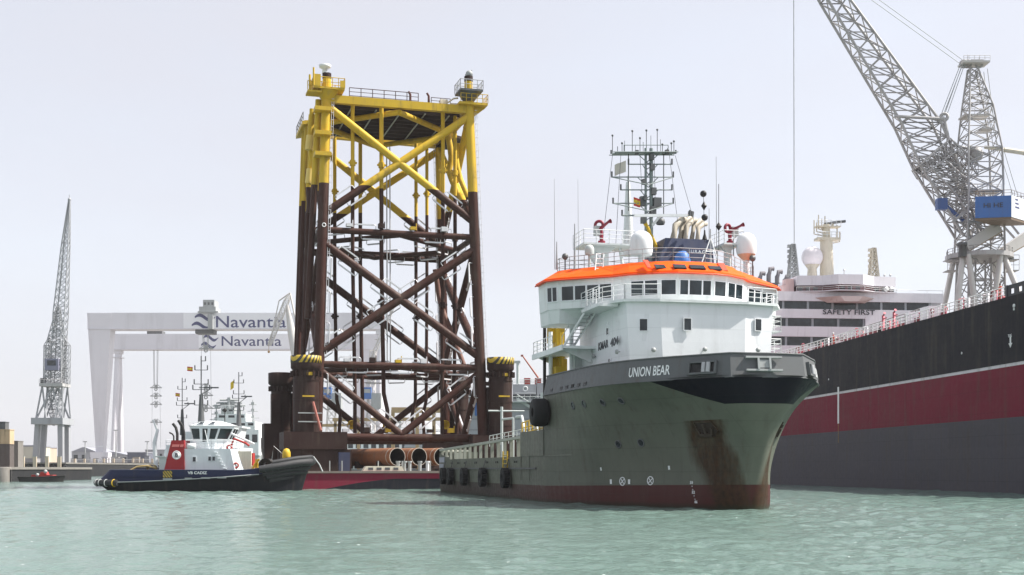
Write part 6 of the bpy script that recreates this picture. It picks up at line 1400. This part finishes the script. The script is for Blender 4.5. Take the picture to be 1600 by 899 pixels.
lettering("CRANE 12".replace("CRANE 12", "HI HE"), 1.3, "house_lettering", LETTERD, mh, .01, M=face_matrix(c+a1*Lb*.5+V((0, 0, Hb*.56))+n1*.05, -a1), thick=.04, width=3.6)
for k in range(3): b = MB(); b.slab([c+n2*.09+a2*(1.6)+V((0, 0, 2.0+.75*k)), c+n2*.09+a2*(3.4-.3*k)+V((0, 0, 2.0+.75*k)), c+n2*.09+a2*(3.4-.3*k)+V((0, 0, 2.3+.75*k)), c+n2*.09+a2*1.6+V((0, 0, 2.3+.75*k))], n2*.02); b.build("house_marking", NAVL, mh)
b = MB(); a = q(1455, 333, -2); b.box(a.x, a.x+2.0, -4, -2.4, a.z, a.z+2.2); b.bar(q(1474, 326, -2), q(1500, 348, -2), .5, .6); b.build("operator_cab", NAVY if False else paint("cab_blue", (.05, .10, .27)), rc)
for (u0, v0), (u1, v1), dy in (((1497, 391), (1552, 358), -5), ((1560, 396), (1612, 366), -3)):
    a, e = q(u0, v0, dy), q(u1, v1, dy+1.5); b = MB(); d = (e-a).normalized(); up = V((-d.z, 0, d.x)); w2 = V((0, 1.6, 0))
    b.slab([a-up*1.1, e-up*1.2, e+up*1.2, a+up*.7], w2*2); b.slab([a-up*1.3, e-up*1.4, e-up*1.203, a-up*1.103], w2*2, 1); b.build("counterweight_arm", [CRW, paint("ochre_edge", (.3, .22, .12)) if dy == -5 else bpy.data.materials["ochre_edge"]], rc)
b = MB(); b.bar(q(1530, 310, -3), q(1480, 352, -3), .5); b.bar(q(1500, 352, -3), q(1575, 352, -3), .5); b.bar(q(1560, 345, 0), q(1585, 372, 0), .35); b.bar(q(1575, 345, 0), q(1592, 366, 0), .35); b.build("frame_beam", CRD, rc)
# ------------------------------------------------------------ far shore and moored ships
SHED = paint("shed_grey", (.36, .37, .40), .7, .1, .2, .1); ROOF = paint("shed_roof", (.28, .29, .33), .7, .1, .2, .1); BRK = paint("tan_plaster", (.46, .38, .30), .7, .1, .2, .2)
def shed(u0, u1, vt, Y, depth, label, z0=5.6, gable=True, wins=3, mat=SHED, group=None):
    a, e = at(u0, vt, Y), at(u1, vt, Y); w2 = (e.x-a.x)/2; h = a.z-z0; o = thing("warehouse" if gable else "building", label, "warehouse" if gable else "building", ((a.x+e.x)/2, Y, z0), 0, group)
    b = MB(); hw = h*.72 if gable else h; b.box(-w2, w2, 0, depth, 0, hw); b.build("wall", mat, o)
    b = MB()
    if gable: b.prism([(-w2-.4, -.5), (w2+.4, -.5), (w2+.4, depth), (-w2-.4, depth)], hw, h, 0, [(-w2*.1, -.5), (w2*.1, -.5), (w2*.1, depth), (-w2*.1, depth)])
    else: b.box(-w2-.2, w2+.2, -.2, depth, hw, hw+.5)
    b.build("roof", ROOF, o)
    for k in range(wins):
        x = -w2+2*w2*(k+.5)/wins; f = MB(); f.box(x-w2/wins*.5, x+w2/wins*.5, -.12, -.02, hw*.35, hw*.75); f.build("window", GLASS, o)
    return o
shed(112, 150, 699, 760, 40, "grey gabled warehouse behind the left crane's right leg")
shed(150, 200, 706, 780, 30, "low grey shed between the two gantry left legs", gable=True, wins=5)
shed(199, 227, 708, 700, 20, "dark slate shed on the quay right of the gantry legs", gable=False, wins=0, mat=paint("slate_wall", (.13, .14, .18), .7, .1, .2))
shed(227, 262, 704, 760, 20, "pale grey building just left of the tug's red funnel", gable=False, wins=5)
shed(33, 57, 698, 470, 14, "pale yellowish low building behind the left crane's portal", z0=4.6, gable=False, wins=0, mat=paint("pale_yellow_wall", (.52, .50, .42), .7))
shed(66, 78, 700, 520, 8, "small pinkish hut seen through the left crane's portal", z0=4.6, gable=False, wins=1, mat=BRK)
shed(260, 300, 700, 760, 20, "pale low building right behind the tug's red funnel", gable=False, wins=5)
def block(name, u0, u1, v0, v1, Y, depth, mat, label, cat, z0=None):
    a, e = at(u0, v1, Y), at(u1, v0, Y); z = a.z if z0 is None else z0; o = thing(name, label, cat, ((a.x+e.x)/2, Y, z)); w2 = (e.x-a.x)/2
    b = MB(); b.box(-w2, w2, 0, depth, 0, e.z-z); b.build("casing", mat, o)
    b = MB(); n = max(2, int(w2*2/.9))
    for k in range(n+1): x = -w2+2*w2*k/n; b.box(x-.06, x+.06, -.09, -.003, .1, e.z-z-.1)
    b.build("rib", mat, o); b = MB(); b.box(-w2-.08, w2+.08, -.12, depth+.1, e.z-z+.003, e.z-z+.14); b.build("lid", mat, o); return o
block("container", -30, 15, 672, 695, 262, 2.4, paint("tan_container", (.50, .38, .24), .6, .3, .3), "tan container stacked on the grey brown one at the left edge", "container")
block("container", -30, 15, 695, 727, 262, 2.4, paint("brown_container", (.10, .085, .08), .6, .3, .3), "dark brown container at the left edge under the tan one", "container", z0=2.9)
block("equipment_box", -30, 8, 660, 671.5, 262, 2, DGREY, "dark box on top of the tan container at the left edge", "box")
block("concrete_block", 17, 28, 690, 728, 272, 3, CONC, "tall weathered concrete block beside the containers at the left edge", "concrete block", z0=2.9)
block("site_wall", 32, 56, 717, 729, 415, 4, paint("grey_wall", (.30, .30, .31), .8, .1, .3), "low grey wall left of the crane's portal on the quay", "wall", z0=4.6)
o = thing("mooring_dolphin", "round weathered concrete dolphin in the water at the left edge", "dolphin", (at(6, 752, 248).x, 248, 0)); b = MB(); b.lathe([(1.4, -3), (1.4, 2.7), (1.25, 2.9), (0, 2.9)], n=20); b.build("pile_cap", CONC, o)
b = MB(); b.tube((1.45, -.3, -1), (1.45, -.3, 2.4), .15); b.build("fender_bar", DARKC, o)
# fender posts and tyres along the quay by the crane
kp = None; kt = None
for k in range(9):
    X = -176+3.9*k; b = MB()
    if kp is None:
        kp = thing("fender_post", "", "fender post", (X, 409.6, 0)); q_ = MB(); q_.box(-.55, .55, -.5, .2, 1.2, 6.4); q_.build("pile", TAN, kp); q_ = MB(); q_.box(-.6, .6, -.55, .25, 6.4, 6.6); q_.build("cap", LGREY, kp)
        kt = thing("tyre_fender", "", "tyre fender", (X+1.9, 409.3, 2.6)); q_ = MB(); q_.torus((0, 0, 0), .75, .34, (0, 1, 0), 16, 6); q_.build("tyre", RUBBER, kt); q_ = MB(); q_.tube((0, .1, .7), (0, .4, 1.9), .06, n=4); q_.build("fender_chain", ROPE, kt)
        o, t_ = kp, kt
    else: o, t_ = copy_tree(kp), copy_tree(kt)
    o.location = (X, 409.6, 0); t_.location = (X+1.9, 409.3, 2.6)
    tag(o, "tan concrete fender post standing along the quay edge below the left crane", "fender post", "fender posts below the left crane")
    tag(t_, "dark tyre fender hung between the tan posts below the left crane", "tyre fender", "tyres on the quay below the left crane")
bp0 = None
for k in range(34):
    X = -212+4.7*k
    if bp0 is None: bp0 = thing("quay_post", "", "bollard", (X, 620.6, 5.6)); q_ = MB(); q_.box(-.45, .45, -.4, .4, 0, 1.9); q_.build("post", TAN, bp0); o = bp0
    else: o = copy_tree(bp0)
    o.location = (X, 620.6, 5.6); tag(o, "pale post on the edge of the far dark quay wall", "quay post", "posts along the far quay edge")
b = MB(); b.rail([(-216, 621.4, 5.6), (-60, 621.4, 5.6)], 1.5, .12, 4.7, 2); o = b.build("quay_railing", STEEL); tag(o, "pale railing along the top of the far dark quay", "railing")
for k, (u, vt) in enumerate(((181, 672), (230, 690), (133, 690))):
    a = at(u, vt, 690); o = thing("lamp_mast", ("thin pole between the gantry legs and the sheds", "short thin pole right of the slate shed", "thin pole just left of the gantry's wide leg")[k], "pole", (a.x, 690, 5.6)); b = MB(); b.tube((0, 0, 0), (0, 0, a.z-5.6), .35, .2, n=6); b.build("pole", LGREY, o); b = MB(); b.box(-1.2, 1.2, -.3, .3, a.z-6.0, a.z-5.5); b.build("lamp", LGREY, o)
# lorries and stacks on the far quay: small boxes of many tones
rn = random.Random(8)
for k in range(16):
    X = -228+6.3*k+rn.uniform(-1, 1); w_ = rn.uniform(2, 4.5); h = rn.uniform(1.6, 3.6); col = rn.choice(((.45, .44, .44), (.30, .26, .22), (.42, .36, .30), (.20, .21, .24), (.55, .54, .52)))
    o = thing("storage_crate", "storage crate standing in the row behind the far quay railing", "crate", (X, 640+rn.uniform(0, 12), 5.6), 0, "crates behind the far quay railing")
    b = MB(); b.box(-w_/2, w_/2, -1.2, 1.2, 0, h); b.build("casing", flat("crate_paint", col, .7), o); b = MB(); b.box(-w_/2-.1, w_/2+.1, -1.3, 1.3, h+.003, h+.15); b.build("lid", DGREY, o)
# tan overhead frame behind the jacket
TANS = paint("tan_steel", (.44, .30, .16), .6, .3, .25)
Y = 380; a = at(600, 720, Y); o = thing("overhead_frame", "tan steel overhead crane frame seen low behind the jacket", "steel frame", (a.x, Y, 0)); f = lambda u, v_: at(u, v_, Y)-V((a.x, Y, 0))
for (u0, v0), (u1, v1), w_ in (((612, 641), (700, 641), 1.6), ((520, 656), (690, 655), 1.0), ((500, 665), (565, 664), .8)): b = MB(); b.bar(f(u0, v0), f(u1, v1), w_, w_); b.build("beam", TANS, o)
for u in (614, 652, 678): b = MB(); b.bar(f(u, 641), f(u, 735), 1.0, 1.0); b.build("column", TANS, o)
for u in (524, 560): b = MB(); b.bar(f(u, 656), f(u, 735), .8, .8); b.build("column", TANS, o)
b = MB(); b.box(f(495, 0).x, f(705, 0).x, -4, 6, -3, 2.4); b.build("pontoon", DGREY, o)
def ship(label, Y, u0, u1, zdeck, hullcol, blocks, masts=(), depth=16, rz=0):
    a, e = at(u0, 733, Y), at(u1, 733, Y); cx = (a.x+e.x)/2; o = thing("moored_ship", label, "ship", (cx, Y, 0)); w2 = (e.x-a.x)/2
    b = MB(); b.prism([(-w2, 0), (-w2+3, -depth/2), (w2-8, -depth/2), (w2, 0), (w2-8, depth/2), (-w2+3, depth/2)], -1, zdeck); b.build("hull", hullcol, o)
    for u2, u3, vb, vt, mt in blocks:
        p, r = at(u2, vb, Y), at(u3, vt, Y); b = MB(); b.box(p.x-cx, r.x-cx, -depth*.38, depth*.38, p.z, r.z); s_ = b.build("superstructure", mt, o)
        L_ = r.x-p.x; n = max(2, int(L_/2.5)); hh = r.z-p.z
        for k in range(n):
            x = p.x-cx+L_*(k+.5)/n; w_ = MB(); w_.box(x-L_/n*.32, x+L_/n*.32, -depth*.38-.06, -depth*.38-.003, p.z+hh*.5, p.z+hh*.8); w_.build("window", GLASS, s_)
        b = MB(); b.rail([(p.x-cx, -depth*.38, r.z), (r.x-cx, -depth*.38, r.z)], 1.0, .06, 1.6, 3); b.build("railing", WHITE, s_)
    for u2, vb, vt, r_ in masts:
        p, r = at(u2, vb, Y), at(u2, vt, Y); b = MB(); b.tube((p.x-cx, 0, p.z), (r.x-cx, 0, r.z), r_, r_*.4, n=6)
        for k in range(3): z = p.z+(r.z-p.z)*(.4+.22*k); ww = r_*(6-1.3*k); b.tube((p.x-cx-ww, 0, z), (p.x-cx+ww, 0, z), r_*.35, n=4); b.box(p.x-cx-.5, p.x-cx+.5, -.4, .4, z, z+.8)
        b.build("mast", LGREY, o)
    return o
ship("white ship with stepped superstructure far behind the tug's wheelhouse", 420, 318, 425, 7, LGREY, ((335, 410, 712, 672, WHITE), (340, 404, 672, 660, WHITE), (346, 390, 660, 648, WHITE), (352, 372, 648, 640, LGREY)), ((358, 642, 622, .9), (352, 642, 630, .5), (364, 642, 628, .5), (395, 672, 625, .35), (338, 672, 632, .35)))
ship("white ship low behind the base of the jacket", 470, 540, 715, 5, LGREY, ((545, 640, 712, 690, WHITE), (560, 600, 690, 680, LGREY), (600, 640, 690, 684, WHITE)), ((566, 690, 660, .5), (625, 690, 655, .4)))
o = thing("storage_dome", "pale grey domed shelter seen through the right part of the jacket", "shelter", (at(664, 700, 440).x, 440, 0)); b = MB(); 
b.lathe([(7.2, 2), (7.0, 12), (6.0, 15.5), (3.5, 18.3), (0, 19.2)], n=20); b.build("shell", SHED, o); b = MB(); b.box(-7.6, 7.6, -7.6, 7.6, -3, 2.4); b.build("pontoon", DGREY, o)
b = MB()
for k in range(7): b.torus((0, 0, 4+2*k), 7.08-max(0, k-4)*.35, .16, (0, 0, 1), 24, 5)
b.build("hoop", LGREY, o)
# grey service vessel right of the jacket
GV = paint("vessel_grey", (.36, .37, .40), .55, .15, .15, .4); GVD = paint("vessel_grey_dark", (.22, .23, .25), .55, .2, .2)
Y = 300; cx = at(790, 0, Y).x; o = thing("service_vessel", "pale grey service vessel with stairs and railings between the jacket and the grey green ship", "ship", (cx, Y, 0)); f = lambda u, v_: at(u, v_, Y)-V((cx, Y, 0))
b = MB(); b.box(f(690, 0).x, f(905, 0).x, 0, 16, -2, f(0, 628).z); b.build("hull", GV, o)
for u0, u1, vb, vt in ((700, 742, 628, 610), (744, 800, 628, 606), (801, 838, 628, 600), (839, 900, 628, 598)):
    b = MB(); b.box(f(u0, 0).x, f(u1, 0).x, 1.5, 14, f(0, vb).z, f(0, vt).z); d = b.build("deckhouse", GV, o)
    for k in range(4): x = f(u0+(u1-u0)*(k+.5)/4, 0).x; w_ = MB(); w_.box(x-.6, x+.6, 1.42, 1.497, f(0, vb-4).z, f(0, vb-12).z); w_.build("window", GLASS, d)
    b = MB(); b.rail([(f(u0, 0).x, 1.5, f(0, vt).z), (f(u1, 0).x, 1.5, f(0, vt).z)], 1.1, .06, 1.5, 3); b.build("railing", GREYW, d)
b = MB(); b.box(f(690, 0).x, f(905, 0).x, -2.2, 1.5, f(0, 629.5).z, f(0, 628).z-.003); b.rail([(f(690, 0).x, -2.2, f(0, 628).z), (f(905, 0).x, -2.2, f(0, 628).z)], 1.1, .06, 1.5, 3); b.build("gallery", GREYW, o)
b = MB()
for dy in (-1.2, -.2): b.bar(f(808, 624)+V((0, dy, 0)), f(850, 650)+V((0, dy, 0)), .15, .6); b.tube(f(808, 617)+V((0, dy, 0)), f(850, 643)+V((0, dy, 0)), .08)
for k in range(12): p = f(808, 624).lerp(f(850, 650), (k+.5)/12); b.box(p.x-.25, p.x+.25, -1.2, -.2, p.z, p.z+.08)
b.build("stair", GREYW, o)
for u0, u1, v0, v1 in ((700, 720, 640, 660), (752, 758, 632, 655), (742, 748, 618, 650)): b = MB(); b.box(f(u0, 0).x, f(u1, 0).x, -.5, -.003, f(0, v1).z, f(0, v0).z); b.build("wall_panel", BLUE if u0 == 742 else GVD, o)
for v_ in (640, 655, 672): b = MB(); b.box(f(690, 0).x, f(905, 0).x, -.12, -.003, f(0, v_).z-.1, f(0, v_).z+.1); b.build("side_strake", GVD, o)
b = MB(); c = f(821, 607); b.torus(c+V((0, 1.3, 0)), .5, .14, (0, 1, 0)); b.box(c.x-2.5, c.x+2.5, 1.2, 1.45, c.z-1.1, c.z-.95); b.build("lifebuoy", WHITE, o)
for u0, u1, v0, v1 in ((819, 829, 590, 598), (836, 846, 590, 598)): b = MB(); b.box(f(u0, 0).x, f(u1, 0).x, 2, 4, f(0, 600).z, f(0, v0).z); b.build("red_locker", RED, o)
b = MB(); b.tube(f(809, 600), f(809, 567), .35); b.box(f(803, 0).x, f(813, 0).x, -.3, .3, f(0, 568).z, f(0, 564).z); b.build("vent_post", GREYW, o)
b = MB(); b.tube(f(842, 588)+V((0, 6, 0)), f(817, 553)+V((0, 6, 0)), .22, .16); b.box(f(814, 0).x, f(818, 0).x, 5.7, 6.3, f(0, 554).z, f(0, 551).z); b.build("boom", paint("rusty_boom", (.35, .12, .08)), o)
# ------------------------------------------------------------ summer haze over the harbour
hm = bpy.data.materials.new("haze"); hm.use_nodes = True; t = hm.node_tree; t.nodes.clear()
out = t.nodes.new("ShaderNodeOutputMaterial"); pv = t.nodes.new("ShaderNodeVolumePrincipled")
pv.inputs["Color"].default_value = (.97, .98, 1, 1); pv.inputs["Density"].default_value = .00009; pv.inputs["Anisotropy"].default_value = 0
t.links.new(pv.outputs[0], out.inputs["Volume"])
b = MB(); b.box(-3100, 3100, -3100, 3100, -8, 135); o = b.build("haze", hm); o["kind"] = "stuff"
